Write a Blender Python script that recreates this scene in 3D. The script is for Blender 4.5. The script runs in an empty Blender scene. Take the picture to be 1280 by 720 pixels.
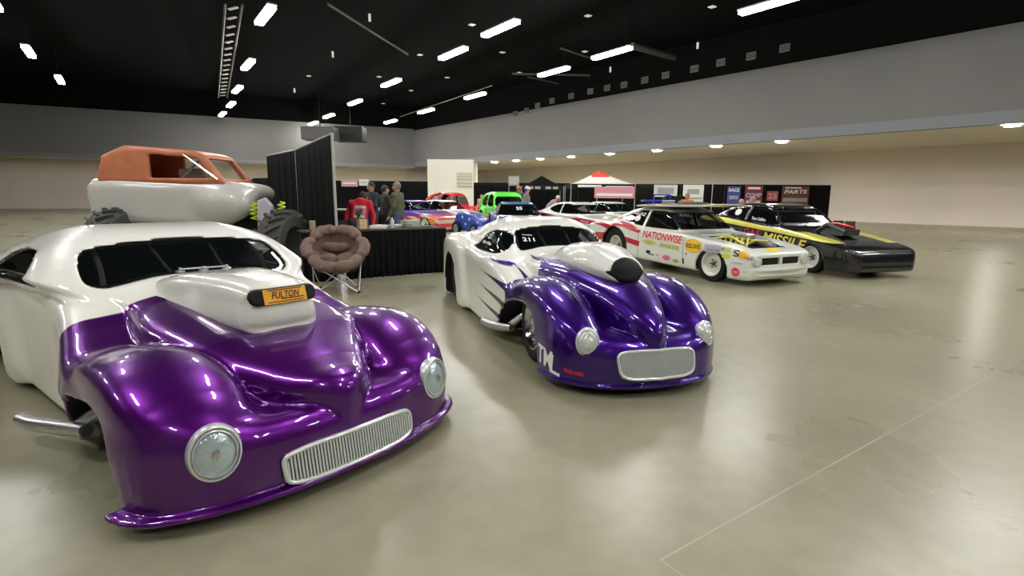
import bpy, bmesh, math, random
import numpy as np
from mathutils import Vector, Matrix
from mathutils.bvhtree import BVHTree

random.seed(7); np.random.seed(7)
SC = bpy.context.scene
COL = SC.collection
PI = math.pi

# ------------------------------------------------------------------ camera
CF = 655.0; CP = math.radians(9.9); CR = math.radians(0.5); CH = 1.45
_fw = Vector((0, math.cos(CP), -math.sin(CP))); _u0 = Vector((0, math.sin(CP), math.cos(CP))); _r0 = Vector((1, 0, 0))
_rt = _r0*math.cos(CR) + _u0*math.sin(CR); _up = _u0*math.cos(CR) - _r0*math.sin(CR)
cd = bpy.data.cameras.new('camera'); cam = bpy.data.objects.new('camera', cd); COL.objects.link(cam)
cam.matrix_world = Matrix(((_rt.x, _up.x, -_fw.x, 0), (_rt.y, _up.y, -_fw.y, 0), (_rt.z, _up.z, -_fw.z, CH), (0, 0, 0, 1)))
cd.sensor_width = 36; cd.lens = CF*36/1280; cd.clip_end = 300
SC.camera = cam
def at(px, py, Y):
    """world point seen at pixel, at depth Y along world +Y"""
    r = _fw + _rt*((px-640)/CF) - _up*((py-360)/CF)
    return Vector((0, 0, CH)) + r*(Y/r.y)
def gp(px, py, z=0.0):
    r = _fw + _rt*((px-640)/CF) - _up*((py-360)/CF)
    return Vector((0, 0, CH)) + r*((z-CH)/r.z)
def fl(px, Y, z=0.0):
    p = at(px, 250, Y); return Vector((p.x, p.y, z))

# ------------------------------------------------------------------ materials
def mat(name, col, rough=0.5, metal=0.0, coat=0.0, emit=None, estr=0.0, noise=0.0, nscale=20, bump=0.0, bscale=60, alpha=1.0, spec=0.5, trans=0.0):
    m = bpy.data.materials.new(name); m.use_nodes = True
    nt = m.node_tree; b = nt.nodes['Principled BSDF']
    b.inputs['Base Color'].default_value = (*col, 1); b.inputs['Roughness'].default_value = rough
    b.inputs['Metallic'].default_value = metal; b.inputs['Coat Weight'].default_value = coat
    b.inputs['Coat Roughness'].default_value = 0.03
    b.inputs['Specular IOR Level'].default_value = spec
    b.inputs['Alpha'].default_value = alpha
    b.inputs['Transmission Weight'].default_value = trans
    if emit:
        b.inputs['Emission Color'].default_value = (*emit, 1); b.inputs['Emission Strength'].default_value = estr
    if noise or bump:
        tc = nt.nodes.new('ShaderNodeTexCoord')
    if noise:
        n = nt.nodes.new('ShaderNodeTexNoise'); n.inputs['Scale'].default_value = nscale; n.inputs['Detail'].default_value = 5
        nt.links.new(tc.outputs['Object'], n.inputs['Vector'])
        r = nt.nodes.new('ShaderNodeMapRange'); r.inputs[1].default_value = 0.3; r.inputs[2].default_value = 0.7
        r.inputs[3].default_value = 1-noise; r.inputs[4].default_value = 1+noise
        nt.links.new(n.outputs['Fac'], r.inputs[0])
        mx = nt.nodes.new('ShaderNodeVectorMath'); mx.operation = 'SCALE'; mx.inputs[0].default_value = col
        nt.links.new(r.outputs[0], mx.inputs['Scale']); nt.links.new(mx.outputs[0], b.inputs['Base Color'])
    if bump:
        n2 = nt.nodes.new('ShaderNodeTexNoise'); n2.inputs['Scale'].default_value = bscale
        nt.links.new(tc.outputs['Object'], n2.inputs['Vector'])
        bp = nt.nodes.new('ShaderNodeBump'); bp.inputs['Strength'].default_value = bump; bp.inputs['Distance'].default_value = 0.01
        nt.links.new(n2.outputs['Fac'], bp.inputs['Height']); nt.links.new(bp.outputs[0], b.inputs['Normal'])
    return m

def paint_mat(name, base, layers, rough=0.25, coat=1.0, soft=0.004):
    """base colour plus stripes: layers = [(attribute, colour, metallic)], attribute is a signed distance (<0 inside)"""
    m = bpy.data.materials.new(name); m.use_nodes = True; nt = m.node_tree; b = nt.nodes['Principled BSDF']
    b.inputs['Roughness'].default_value = rough; b.inputs['Coat Weight'].default_value = coat; b.inputs['Coat Roughness'].default_value = 0.02
    c = None; mt = None
    for k, (an, col, met) in enumerate(layers):
        a = nt.nodes.new('ShaderNodeAttribute'); a.attribute_name = an
        r = nt.nodes.new('ShaderNodeMapRange'); r.inputs[1].default_value = -soft; r.inputs[2].default_value = soft
        r.inputs[3].default_value = 1; r.inputs[4].default_value = 0
        nt.links.new(a.outputs['Fac'], r.inputs[0])
        mx = nt.nodes.new('ShaderNodeMix'); mx.data_type = 'RGBA'
        nt.links.new(r.outputs[0], mx.inputs[0])
        if c is None: mx.inputs[6].default_value = (*base[0], 1)
        else: nt.links.new(c, mx.inputs[6])
        mx.inputs[7].default_value = (*col, 1); c = mx.outputs[2]
        mm = nt.nodes.new('ShaderNodeMix'); mm.data_type = 'FLOAT'
        nt.links.new(r.outputs[0], mm.inputs[0])
        if mt is None: mm.inputs[2].default_value = base[1]
        else: nt.links.new(mt, mm.inputs[2])
        mm.inputs[3].default_value = met; mt = mm.outputs[0]
    if c is None:
        b.inputs['Base Color'].default_value = (*base[0], 1); b.inputs['Metallic'].default_value = base[1]
    else:
        nt.links.new(c, b.inputs['Base Color']); nt.links.new(mt, b.inputs['Metallic'])
    return m

M = {}
M['tyre'] = mat('tyre_rubber', (.007, .007, .007), .65, spec=.3, bump=.2, bscale=80)
M['black'] = mat('satin_black', (.004, .004, .004), .5, spec=.25)
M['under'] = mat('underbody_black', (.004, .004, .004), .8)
M['chrome'] = mat('chrome', (.75, .75, .76), .12, 1.0)
M['alu'] = mat('brushed_aluminium', (.62, .63, .64), .32, 1.0, noise=.1)
M['silver'] = mat('silver_paint', (.78, .82, .82), .3, .45, .5)
M['steel'] = mat('dull_steel', (.32, .32, .33), .45, .8)
M['whitep'] = mat('white_enamel', (.86, .86, .80), .25, 0, 1.0)
M['rimwhite'] = mat('cream_wheel', (.72, .74, .66), .3, 0, .5)
M['glass'] = mat('tinted_glass', (.005, .007, .007), .05, 0, .15, alpha=.66, spec=.35)
M['lens'] = mat('headlight_lens', (.52, .64, .68), .12, .35, 1, bump=.6, bscale=40)
M['lens2'] = mat('headlight_cover', (.72, .80, .76), .2, .2, .8, bump=.5, bscale=30)
M['yellow'] = mat('yellow_sign', (.95, .45, .01), .4)
M['darktext'] = mat('dark_lettering', (.06, .025, .01), .5)
M['whitetext'] = mat('white_lettering', (.85, .85, .85), .5)
M['redtext'] = mat('red_lettering', (.75, .02, .04), .5)
M['yeltext'] = mat('yellow_lettering', (.85, .75, .12), .5)
M['drape'] = mat('black_drape_cloth', (.0045, .005, .0055), .85, noise=.4, nscale=8, spec=.15)
M['brown'] = mat('brown_fleece', (.19, .125, .105), .9, noise=.18, nscale=14, bump=.4, bscale=120)
M['skin'] = mat('skin', (.55, .30, .21), .5)
M['cage'] = mat('grey_roll_cage', (.16, .16, .17), .5, .1)
M['led'] = mat('lamp_tube', (1, 1, 1), .5, emit=(1.0, .97, .93), estr=98)
M['spot'] = mat('downlight_disc', (1, 1, 1), .5, emit=(1.0, .95, .85), estr=160)
M['fix'] = mat('white_plastic', (.6, .6, .6), .5)
M['engine'] = mat('engine_grey', (.10, .11, .11), .35, .6, noise=.4, nscale=30)

# ------------------------------------------------------------------ object helpers
def link(name, me, parent=None, m=None, smooth=False):
    o = bpy.data.objects.new(name, me); COL.objects.link(o)
    if parent is not None: o.parent = parent
    if m is not None:
        if isinstance(m, str): m = M[m]
        me.materials.append(m)
    if smooth: me.shade_smooth()
    return o
def thing(name, label, cat, loc=(0, 0, 0), rotz=0, group=None):
    o = bpy.data.objects.new(name, None); COL.objects.link(o); o.location = loc; o.rotation_euler = (0, 0, rotz)
    o.empty_display_size = .2
    o['label'] = label; o['category'] = cat
    if group: o['group'] = group
    return o
def tag(o, label, cat, group=None):
    o['label'] = label; o['category'] = cat
    if group: o['group'] = group
    return o
def struct(o): o['kind'] = 'structure'; return o
def dup(root, loc, rotz, label=None, group=None):
    def cp(a, par):
        c = a.copy(); COL.objects.link(c); c.parent = par
        for ch in list(a.children): cp(ch, c)
        return c
    r = cp(root, None); r.location = loc; r.rotation_euler = (0, 0, rotz)
    if label: r['label'] = label
    if group: r['group'] = group
    return r

class MB:
    """collects simple shapes; build() links them as one mesh"""
    def __init__(s): s.v = []; s.f = []
    def add(s, V, F_):
        n = len(s.v); s.v += [tuple(v) for v in V]; s.f += [tuple(i+n for i in f) for f in F_]; return s
    def box(s, c, size, rot=None):
        x, y, z = [a/2 for a in size]; V = [Vector((i*x, j*y, k*z)) for i in (-1, 1) for j in (-1, 1) for k in (-1, 1)]
        if rot is not None: V = [rot @ v for v in V]
        V = [v+Vector(c) for v in V]
        return s.add(V, [(0, 1, 3, 2), (4, 6, 7, 5), (0, 4, 5, 1), (2, 3, 7, 6), (0, 2, 6, 4), (1, 5, 7, 3)])
    def tube(s, pts, r, n=8, closed=False):
        pts = [Vector(p) for p in pts]; m = len(pts)
        rs = r if isinstance(r, (list, tuple)) else [r]*m
        V = []; up = None
        for i in range(m):
            a = pts[(i-1) % m] if (closed or i > 0) else pts[i]; b = pts[(i+1) % m] if (closed or i < m-1) else pts[i]
            t = (b-a).normalized()
            if up is None: up = Vector((0, 0, 1)) if abs(t.z) < .9 else Vector((1, 0, 0))
            s1 = t.cross(up).normalized(); up = s1.cross(t).normalized()
            for k in range(n):
                an = 2*PI*k/n; V.append(pts[i]+s1*math.cos(an)*rs[i]+up*math.sin(an)*rs[i])
        F_ = []
        for i in range(m if closed else m-1):
            for k in range(n):
                j = (i+1) % m; F_.append((i*n+k, i*n+(k+1) % n, j*n+(k+1) % n, j*n+k))
        if not closed: F_ += [tuple(range(n))[::-1], tuple((m-1)*n+k for k in range(n))]
        return s.add(V, F_)
    def lathe(s, prof, c=(0, 0, 0), axis='Y', n=40, rot=None, cap=False):
        """prof = [(radius, offset along axis)]"""
        V = []
        for r, h in prof:
            for k in range(n):
                a = 2*PI*k/n
                v = Vector((r*math.cos(a), h, r*math.sin(a))) if axis == 'Y' else (Vector((r*math.cos(a), r*math.sin(a), h)) if axis == 'Z' else Vector((h, r*math.cos(a), r*math.sin(a))))
                if rot is not None: v = rot @ v
                V.append(v+Vector(c))
        F_ = []
        for i in range(len(prof)-1):
            for k in range(n): F_.append((i*n+k, i*n+(k+1) % n, (i+1)*n+(k+1) % n, (i+1)*n+k))
        if cap and prof[0][0] > 1e-4: F_.append(tuple(range(n))[::-1])
        if cap and prof[-1][0] > 1e-4: F_.append(tuple((len(prof)-1)*n+k for k in range(n)))
        return s.add(V, F_)
    def prism(s, poly, z0, z1):
        n = len(poly); V = [(x, y, z0) for x, y in poly]+[(x, y, z1) for x, y in poly]
        return s.add(V, [tuple(range(n))[::-1], tuple(range(n, 2*n))]+[(i, (i+1) % n, (i+1) % n+n, i+n) for i in range(n)])
    def build(s, name, m, parent=None, smooth=False, bevel=0):
        me = bpy.data.meshes.new(name); me.from_pydata(s.v, [], s.f); me.update()
        bm = bmesh.new(); bm.from_mesh(me); bmesh.ops.recalc_face_normals(bm, faces=bm.faces); bm.to_mesh(me); bm.free()
        o = link(name, me, parent, m)
        if smooth:
            me.shade_smooth()
            try: me.set_sharp_from_angle(angle=math.radians(40))
            except Exception: pass
        if bevel:
            b = o.modifiers.new('bevel', 'BEVEL'); b.width = bevel; b.segments = 2
        return o

# ------------------------------------------------------------------ signed-distance modelling
F32 = np.float32
def smin(a, b, k): h = np.maximum(k-np.abs(a-b), 0)/k; return np.minimum(a, b)-h*h*k*.25
def smax(a, b, k): return -smin(-a, -b, k)
def poly2(P, A, B):
    """signed distance to polygon, broadcast arrays A,B"""
    A, B = np.broadcast_arrays(A, B); A = A.astype(F32); B = B.astype(F32)
    d = np.full(A.shape, 1e9, F32); s = np.ones(A.shape, F32); n = len(P); j = n-1
    for i in range(n):
        ex, ey = P[j][0]-P[i][0], P[j][1]-P[i][1]; wx = A-P[i][0]; wy = B-P[i][1]
        t = np.clip((wx*ex+wy*ey)/(ex*ex+ey*ey+1e-12), 0, 1)
        d = np.minimum(d, (wx-ex*t)**2+(wy-ey*t)**2)
        c1 = B >= P[i][1]; c2 = B < P[j][1]; c3 = ex*wy > ey*wx
        s = np.where((c1 & c2 & c3) | (~c1 & ~c2 & ~c3), -s, s); j = i
    return s*np.sqrt(d)
def cr(P, per=6, closed=True):
    """smooth polygon through points (centripetal-ish Catmull-Rom)"""
    n = len(P); out = []
    for i in range(n if closed else n-1):
        p0, p1, p2, p3 = [np.array(P[(i+k) % n] if closed else P[min(max(i+k, 0), n-1)], float) for k in (-1, 0, 1, 2)]
        for s in range(per):
            t = s/per
            out.append(tuple(.5*(2*p1+(p2-p0)*t+(2*p0-5*p1+4*p2-p3)*t*t+(3*p1-p0-3*p2+p3)*t**3)))
    if not closed: out.append(tuple(P[-1]))
    return out
def ip(x, tab):
    t = np.array(sorted(tab)); xs = t[:, 0]; ys = t[:, 1]
    # smooth (cubic hermite) interpolation
    m = np.gradient(ys, xs); x = np.clip(x, xs[0], xs[-1]); i = np.clip(np.searchsorted(xs, x)-1, 0, len(xs)-2)
    h = xs[i+1]-xs[i]; u = (x-xs[i])/h
    return ((2*u**3-3*u**2+1)*ys[i]+(u**3-2*u**2+u)*h*m[i]+(-2*u**3+3*u**2)*ys[i+1]+(u**3-u**2)*h*m[i+1]).astype(F32)
def ell(X, Y, Z, c, r):
    x = (X-c[0])/r[0]; y = (Y-c[1])/r[1]; z = (Z-c[2])/r[2]
    k0 = np.sqrt(x*x+y*y+z*z)+1e-6; k1 = np.sqrt((x/r[0])**2+(y/r[1])**2+(z/r[2])**2)+1e-6
    return k0*(k0-1)/k1
def caps(X, Y, Z, a, b, ra, rb=None):
    rb = ra if rb is None else rb; a = np.array(a, float); b = np.array(b, float); d = b-a; L = d@d+1e-9
    t = np.clip(((X-a[0])*d[0]+(Y-a[1])*d[1]+(Z-a[2])*d[2])/L, 0, 1)
    return np.sqrt((X-a[0]-d[0]*t)**2+(Y-a[1]-d[1]*t)**2+(Z-a[2]-d[2]*t)**2)-(ra+(rb-ra)*t)
def rbox(X, Y, Z, c, s, r):
    qx = np.abs(X-c[0])-(s[0]/2-r); qy = np.abs(Y-c[1])-(s[1]/2-r); qz = np.abs(Z-c[2])-(s[2]/2-r)
    return np.sqrt(np.maximum(qx, 0)**2+np.maximum(qy, 0)**2+np.maximum(qz, 0)**2)+np.minimum(np.maximum(qx, np.maximum(qy, qz)), 0)-r

class G:
    def __init__(s, x0, x1, y0, y1, z0, z1, h):
        s.h = h; s.o = np.array([x0, y0, z0], float)
        s.X = (np.arange(x0, x1+h, h, dtype=F32))[:, None, None]; s.Y = (np.arange(y0, y1+h, h, dtype=F32))[None, :, None]; s.Z = (np.arange(z0, z1+h, h, dtype=F32))[None, None, :]
def mirror_grid(f, g):
    """f evaluated for y = -h/2, h/2, 3h/2 ...: mirror to both sides"""
    ff = np.concatenate([f[:, :0:-1, :], f[:, 1:, :]], axis=1)
    o = g.o.copy(); o[1] = -(g.o[1]+g.h*(f.shape[1]-1)); return ff, o
def nets(f, o, h, newton=2):
    f = np.ascontiguousarray(f, dtype=F32)
    f[f == 0] = 1e-7
    nx, ny, nz = f.shape; offs = [(a, b, c) for a in (0, 1) for b in (0, 1) for c in (0, 1)]
    s = f < 0; cnt = np.zeros((nx-1, ny-1, nz-1), np.int8)
    for a, b, c in offs: cnt += s[a:nx-1+a, b:ny-1+b, c:nz-1+c]
    act = (cnt > 0) & (cnt < 8); I, J, K = np.nonzero(act); N = len(I)
    idx = np.full(act.shape, -1, np.int64); idx[act] = np.arange(N)
    cv = {q: f[I+q[0], J+q[1], K+q[2]] for q in offs}
    P = np.zeros((N, 3)); W = np.zeros(N)
    for q in offs:
        for ax in range(3):
            if q[ax] == 0:
                q2 = list(q); q2[ax] = 1; q2 = tuple(q2); f0 = cv[q]; f1 = cv[q2]; m = (f0 < 0) != (f1 < 0)
                t = np.where(m, f0/np.where(m, f0-f1, 1), 0); p = np.tile(np.array(q, float), (N, 1)); p[:, ax] += t
                P[m] += p[m]; W[m] += 1
    P = P/W[:, None]+np.stack([I, J, K], 1)
    def samp(P):
        i = np.clip(P.astype(int), 0, np.array([nx-2, ny-2, nz-2])); u = P-i
        v = 0; g = np.zeros_like(P)
        for q in offs:
            c = f[i[:, 0]+q[0], i[:, 1]+q[1], i[:, 2]+q[2]]
            w = [u[:, a] if q[a] else 1-u[:, a] for a in range(3)]
            v = v+c*w[0]*w[1]*w[2]
            for a in range(3):
                o_ = [w[b] for b in range(3) if b != a]; g[:, a] += (1 if q[a] else -1)*c*o_[0]*o_[1]
        return v, g
    for _ in range(newton):
        v, g = samp(P); st = (v/np.maximum((g**2).sum(1), 1e-12))[:, None]*g
        P = P-np.clip(st, -.4, .4)
    quads = []
    for ax in range(3):
        b, c = [(1, 2), (2, 0), (0, 1)][ax]
        sl0 = [slice(None)]*3; sl1 = [slice(None)]*3; sl0[ax] = slice(0, -1); sl1[ax] = slice(1, None)
        a0 = s[tuple(sl0)]; a1 = s[tuple(sl1)]; E = np.stack(np.nonzero(a0 != a1), 1)
        lim = [nx, ny, nz]; ok = (E[:, b] > 0) & (E[:, c] > 0) & (E[:, b] < lim[b]-1) & (E[:, c] < lim[c]-1); E = E[ok]
        inside = a0[E[:, 0], E[:, 1], E[:, 2]]
        def cell(db, dc):
            e = E.copy(); e[:, b] += db; e[:, c] += dc; return idx[e[:, 0], e[:, 1], e[:, 2]]
        q = np.stack([cell(-1, -1), cell(0, -1), cell(0, 0), cell(-1, 0)], 1); q[~inside] = q[~inside][:, ::-1]
        quads.append(q)
    return P*h+o, np.concatenate(quads)
def npmesh(name, V, Q, attrs=None, matidx=None):
    me = bpy.data.meshes.new(name); V = np.asarray(V, F32); Q = np.asarray(Q, np.int32)
    k = Q.shape[1]
    me.vertices.add(len(V)); me.vertices.foreach_set('co', V.ravel()); me.loops.add(Q.size); me.loops.foreach_set('vertex_index', Q.ravel())
    me.polygons.add(len(Q)); me.polygons.foreach_set('loop_start', np.arange(0, Q.size, k, dtype=np.int32))
    try: me.polygons.foreach_set('loop_total', np.full(len(Q), k, np.int32))
    except Exception: pass
    me.polygons.foreach_set('use_smooth', np.ones(len(Q), bool))
    if matidx is not None: me.polygons.foreach_set('material_index', np.asarray(matidx, np.int32))
    me.update(calc_edges=True)
    for an, av in (attrs or {}).items():
        a = me.attributes.new(an, 'FLOAT', 'POINT'); a.data.foreach_set('value', np.asarray(av, F32))
    return me
def sdf_obj(name, fn, bounds, h, m, parent=None, sym=False):
    x0, x1, y0, y1, z0, z1 = bounds
    if sym:
        g = G(x0, x1, -h/2, y1, z0, z1, h); f = fn(g.X, g.Y, g.Z)+np.zeros((g.X.shape[0], g.Y.shape[1], g.Z.shape[2]), F32); f, o = mirror_grid(f, g)
    else:
        g = G(x0, x1, y0, y1, z0, z1, h); f = fn(g.X, g.Y, g.Z)+np.zeros((g.X.shape[0], g.Y.shape[1], g.Z.shape[2]), F32); o = g.o
    V, Q = nets(f, o, h)
    me = npmesh(name, V, Q); ob = link(name, me, parent, m); return ob

def bvh(V, Q): return BVHTree.FromPolygons([tuple(v) for v in V.tolist()], [tuple(q) for q in Q.tolist()])
_tcache = {}
def text_mesh(txt, bold=True, shear=0.0):
    key = (txt, bold, shear)
    if key in _tcache: return _tcache[key]
    cu = bpy.data.curves.new('t', 'FONT'); cu.body = txt; cu.align_x = 'CENTER'; cu.align_y = 'CENTER'; cu.shear = shear
    cu.resolution_u = 3; cu.offset = 0.022 if bold else 0
    ob = bpy.data.objects.new('t', cu); me = bpy.data.meshes.new_from_object(ob)
    bm = bmesh.new(); bm.from_mesh(me); bmesh.ops.triangulate(bm, faces=bm.faces)
    for _ in range(2):
        e = [e for e in bm.edges if e.calc_length() > .22]
        if e: bmesh.ops.subdivide_edges(bm, edges=e, cuts=1); bmesh.ops.triangulate(bm, faces=bm.faces)
    V = np.array([v.co[:] for v in bm.verts]); T = [tuple(v.index for v in f.verts) for f in bm.faces]; bm.free()
    bpy.data.objects.remove(ob); bpy.data.curves.remove(cu); bpy.data.meshes.remove(me)
    V[:, :2] -= (V[:, :2].max(0)+V[:, :2].min(0))/2
    _tcache[key] = (V, T); return _tcache[key]
def shape_mesh(poly, nsub=3):
    bm = bmesh.new(); vs = [bm.verts.new((x, y, 0)) for x, y in poly]; bm.faces.new(vs); bmesh.ops.triangulate(bm, faces=bm.faces)
    for _ in range(nsub): bmesh.ops.subdivide_edges(bm, edges=list(bm.edges), cuts=1); bmesh.ops.triangulate(bm, faces=bm.faces)
    bm.verts.index_update(); V = np.array([v.co[:] for v in bm.verts]); T = [tuple(v.index for v in f.verts) for f in bm.faces]; bm.free(); return V, T
def ellipse(a, b, n=28): return [(a*math.cos(2*PI*k/n), b*math.sin(2*PI*k/n)) for k in range(n)]
def decal(name, VT, w, h, c, u, v, m, parent, tree=None, off=.003, reach=.6):
    """VT flat mesh scaled to w x h, laid on the surface in `tree` around c (axes u,v)"""
    V, T = VT; sx = V[:, 0].max()-V[:, 0].min(); sy = V[:, 1].max()-V[:, 1].min()
    u = Vector(u).normalized(); v = Vector(v).normalized(); n = u.cross(v).normalized(); c = Vector(c); out = []; bad = set()
    for i, p in enumerate(V):
        P = c+u*(p[0]/sx*w)+v*(p[1]/sy*h)
        if tree is not None:
            hit = tree.ray_cast(P+n*reach*.5, -n, reach)
            if hit[0] is None: bad.add(i)
            else:
                q = hit[1]; q = q if q.dot(n) > 0 else -q; P = hit[0]+q*off
        else: P = P+n*off
        out.append(tuple(P))
    T = [t for t in T if not any(i in bad for i in t)]
    me = bpy.data.meshes.new(name); me.from_pydata(out, [], T); me.update(); me.shade_smooth()
    bm = bmesh.new(); bm.from_mesh(me); bmesh.ops.delete(bm, geom=[x for x in bm.verts if not x.link_faces], context='VERTS'); bm.to_mesh(me); bm.free()
    return link(name, me, parent, m)
def letters(txt, w, h, c, u, v, m, parent, tree=None, bold=True, shear=0.0, off=.003, name='lettering', reach=.6):
    return decal(name, text_mesh(txt, bold, shear), w, h, c, u, v, m, parent, tree, off, reach)

# ------------------------------------------------------------------ wheels
def wheel(parent, c, R, w, rimR, style, out=-1, steer=0.0, name='wheel'):
    """wheel thing-part with tyre and rim sub-parts; out=-1 -> outside faces -Y"""
    e = bpy.data.objects.new(name, None); COL.objects.link(e); e.parent = parent; e.location = c
    e.rotation_euler = (0, 0, steer + (0 if out > 0 else PI)); e.empty_display_size = .1
    hw = w/2
    b = MB(); b.lathe([(rimR, -hw*.8), (rimR+.01, -hw*.95), (R*.86, -hw), (R*.965, -hw*.9), (R, -hw*.72), (R, -hw*.25), (R*.992, 0), (R, hw*.25), (R, hw*.72), (R*.965, hw*.9), (R*.86, hw), (rimR+.01, hw*.95), (rimR, hw*.8)], n=48)
    b.build('tyre', 'tyre', e, smooth=True)
    b = MB()
    if style == 'slot':        # bright wheel with slots and centre cap
        b.lathe([(rimR, -hw*.8), (rimR*.98, hw*.7), (rimR*1.02, hw*.92), (rimR*.96, hw*.95), (rimR*.88, hw*.55), (rimR*.84, hw*.3), (rimR*.55, hw*.42), (rimR*.3, hw*.62), (rimR*.28, hw*.8), (0, hw*.84)], n=48)
        for k in range(10):
            a = 2*PI*k/10; b.lathe([(rimR*.09, 0), (rimR*.085, .02), (0, .025)], c=(rimR*.66*math.cos(a), hw*.38, rimR*.66*math.sin(a)), n=10)
        b.build('rim', 'chrome', e, smooth=True)
    elif style == 'dish':      # deep plain dish wheel
        b.lathe([(rimR, -hw*.8), (rimR*.98, hw*.75), (rimR*1.03, hw*.93), (rimR*.97, hw*.96), (rimR*.9, hw*.6), (rimR*.8, hw*.15), (rimR*.3, hw*.05), (rimR*.26, hw*.2), (0, hw*.2)], n=48)
        b.build('rim', 'rimwhite', e, smooth=True)
        b = MB(); b.lathe([(rimR*.17, hw*.15), (rimR*.17, hw*.42), (rimR*.1, hw*.5), (0, hw*.5)], n=16)
        for k in range(5):
            a = 2*PI*k/5; b.lathe([(.012, 0), (.012, .03), (0, .035)], c=(rimR*.3*math.cos(a), hw*.2, rimR*.3*math.sin(a)), n=8)
        b.build('hub', 'engine', e, smooth=True)
    else:                      # five spoke
        b.lathe([(rimR, -hw*.8), (rimR*.98, hw*.7), (rimR*1.03, hw*.93), (rimR*.93, hw*.94), (rimR*.86, hw*.3), (rimR*.84, -hw*.3), (0, -hw*.3)], n=40)
        for k in range(5):
            a = 2*PI*k/5; ca, sa = math.cos(a), math.sin(a)
            b.tube([(0, hw*.5, 0), (rimR*.5*ca, hw*.5, rimR*.5*sa), (rimR*.9*ca, hw*.35, rimR*.9*sa)], [rimR*.2, rimR*.12, rimR*.13], n=8)
        b.lathe([(rimR*.25, hw*.2), (rimR*.25, hw*.62), (rimR*.15, hw*.72), (0, hw*.72)], n=16)
        b.build('rim', 'alu', e, smooth=True)
    return e

# ------------------------------------------------------------------ purple nosed drag coupes
HP = dict(
  plan=cr([(.955, 0), (.94, .22), (.875, .42), (.76, .58), (.60, .69), (.35, .735), (0, .75), (-.5, .765), (-.9, .80), (-1.3, .84), (-2.0, .872), (-2.5, .905), (-2.9, .935), (-3.25, .94), (-3.6, .90), (-3.88, .74), (-4.0, .4), (-4.02, 0), (-4.02, -.1), (-3.0, -.2), (0, -.2), (.7, -.2), (.955, -.12)], 3),
  ztop=[(-4.05, .50), (-3.9, .62), (-3.5, .84), (-3.0, .90), (-2.4, .89), (-1.6, .855), (-1.1, .83), (-.8, .74), (-.45, .61), (-.1, .545), (.3, .48), (.6, .45), (.85, .425), (1.0, .395)],
  fend=cr([(-.98, .10), (-.95, .30), (-.82, .50), (-.6, .64), (-.35, .73), (-.05, .765), (.2, .745), (.42, .68), (.6, .59), (.74, .49), (.83, .38), (.86, .25), (.84, .08), (.4, .05), (-.5, .05)], 4),
  hoodw=[(-1.4, .52), (-1.1, .50), (-.6, .47), (-.2, .42), (.2, .345), (.5, .25), (.72, .175), (.86, .105), (.93, .045), (1.0, -.05)],
  hoodz=[(-1.4, .895), (-1.05, .885), (-.6, .885), (-.1, .865), (.25, .825), (.5, .76), (.7, .67), (.82, .60), (.90, .53), (.955, .46), (1.0, .40)],
  green=cr([(-.92, .74), (-1.10, .885), (-1.28, .99), (-1.45, 1.09), (-1.62, 1.165), (-1.85, 1.205), (-2.15, 1.21), (-2.5, 1.15), (-2.9, 1.04), (-3.3, .90), (-3.7, .72), (-3.9, .5), (-3.5, .4), (-1.2, .4)], 4),
)
def hero_fn(X, Y, Z, lipo=.022, hoodz=None):
    Y = np.abs(Y)
    d2 = poly2(HP['plan'], X, Y)
    zt = ip(X, HP['ztop'])
    N_ = smax(smax(d2, Z-zt, .16), .075-Z, .05)
    cy = ip(X, [(-1, .60), (-.5, .555), (0, .535), (.5, .515), (.85, .48)])
    hw = ip(X, [(-1, .16), (-.5, .215), (0, .24), (.5, .24), (.85, .205)])
    Fd = smax(smax(poly2(HP['fend'], X, Z), np.abs(Y-cy)-hw, .26), d2, .05)
    f = smin(N_, Fd, .055)
    rf = cr([(-2.25, .5), (-2.45, .76), (-2.8, .885), (-3.15, .90), (-3.5, .82), (-3.8, .62), (-3.9, .3), (-3.8, .1), (-2.3, .1)], 3)
    RFd = smax(smax(poly2(rf, X, Z), np.abs(Y-.70)-.28, .28), d2, .05)
    f = smin(f, RFd, .22)
    hz = ip(X, hoodz or HP['hoodz']); hwid = ip(X, HP['hoodw'])
    crown = (.35+1.6*np.clip(X, 0, 1))*Y*Y
    H_ = smax(smax(Y-hwid, Z-(hz-crown), .075), .2-Z, .05); H_ = smax(H_, X-.955, .03); H_ = smax(H_, -1.4-X, .05)
    f = smin(f, H_, .012)
    wz = ip(Z, [(.4, .70), (.8, .675), (.9, .655), (1.0, .61), (1.1, .555), (1.2, .47)]); wx = ip(X, [(-4, .65), (-3.4, .95), (-2.6, 1.04), (-1.9, 1.), (-1.3, 1.), (-.9, .92)])
    Gn = smax(poly2(HP['green'], X, Z), Y-wz*wx, .20)
    f = smin(f, Gn, .09)
    lip = smax(smax(d2-lipo, np.abs(Z-.082)-.016, .012), .15-X, .03)
    f = smin(f, lip, .015)
    return f, Gn
SW = cr([(-1.25, .845), (-1.20, .89), (-1.27, .97), (-1.44, 1.045), (-1.66, 1.065), (-1.92, 1.045), (-2.13, .985), (-2.21, .91), (-2.14, .86), (-1.75, .835)], 4)
WS = cr([(-.40, 1.08), (-.2, 1.11), (0, 1.118), (.2, 1.11), (.40, 1.08), (.455, 1.045), (.485, .95), (.475, .895), (.42, .885), (.2, .918), (0, .926), (-.2, .918), (-.42, .885), (-.475, .895), (-.485, .95), (-.455, 1.045)], 4)
ARCH_F = cr([(-.86, 0), (-.80, .22), (-.68, .38), (-.42, .49), (-.08, .535), (.18, .485), (.315, .34), (.36, .18), (.35, 0), (0, -.1)], 4)
ARCH_R = cr([(-2.5, 0), (-2.50, .35), (-2.62, .60), (-2.9, .70), (-3.18, .62), (-3.34, .4), (-3.38, 0), (-3, -.1)], 4)

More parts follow.
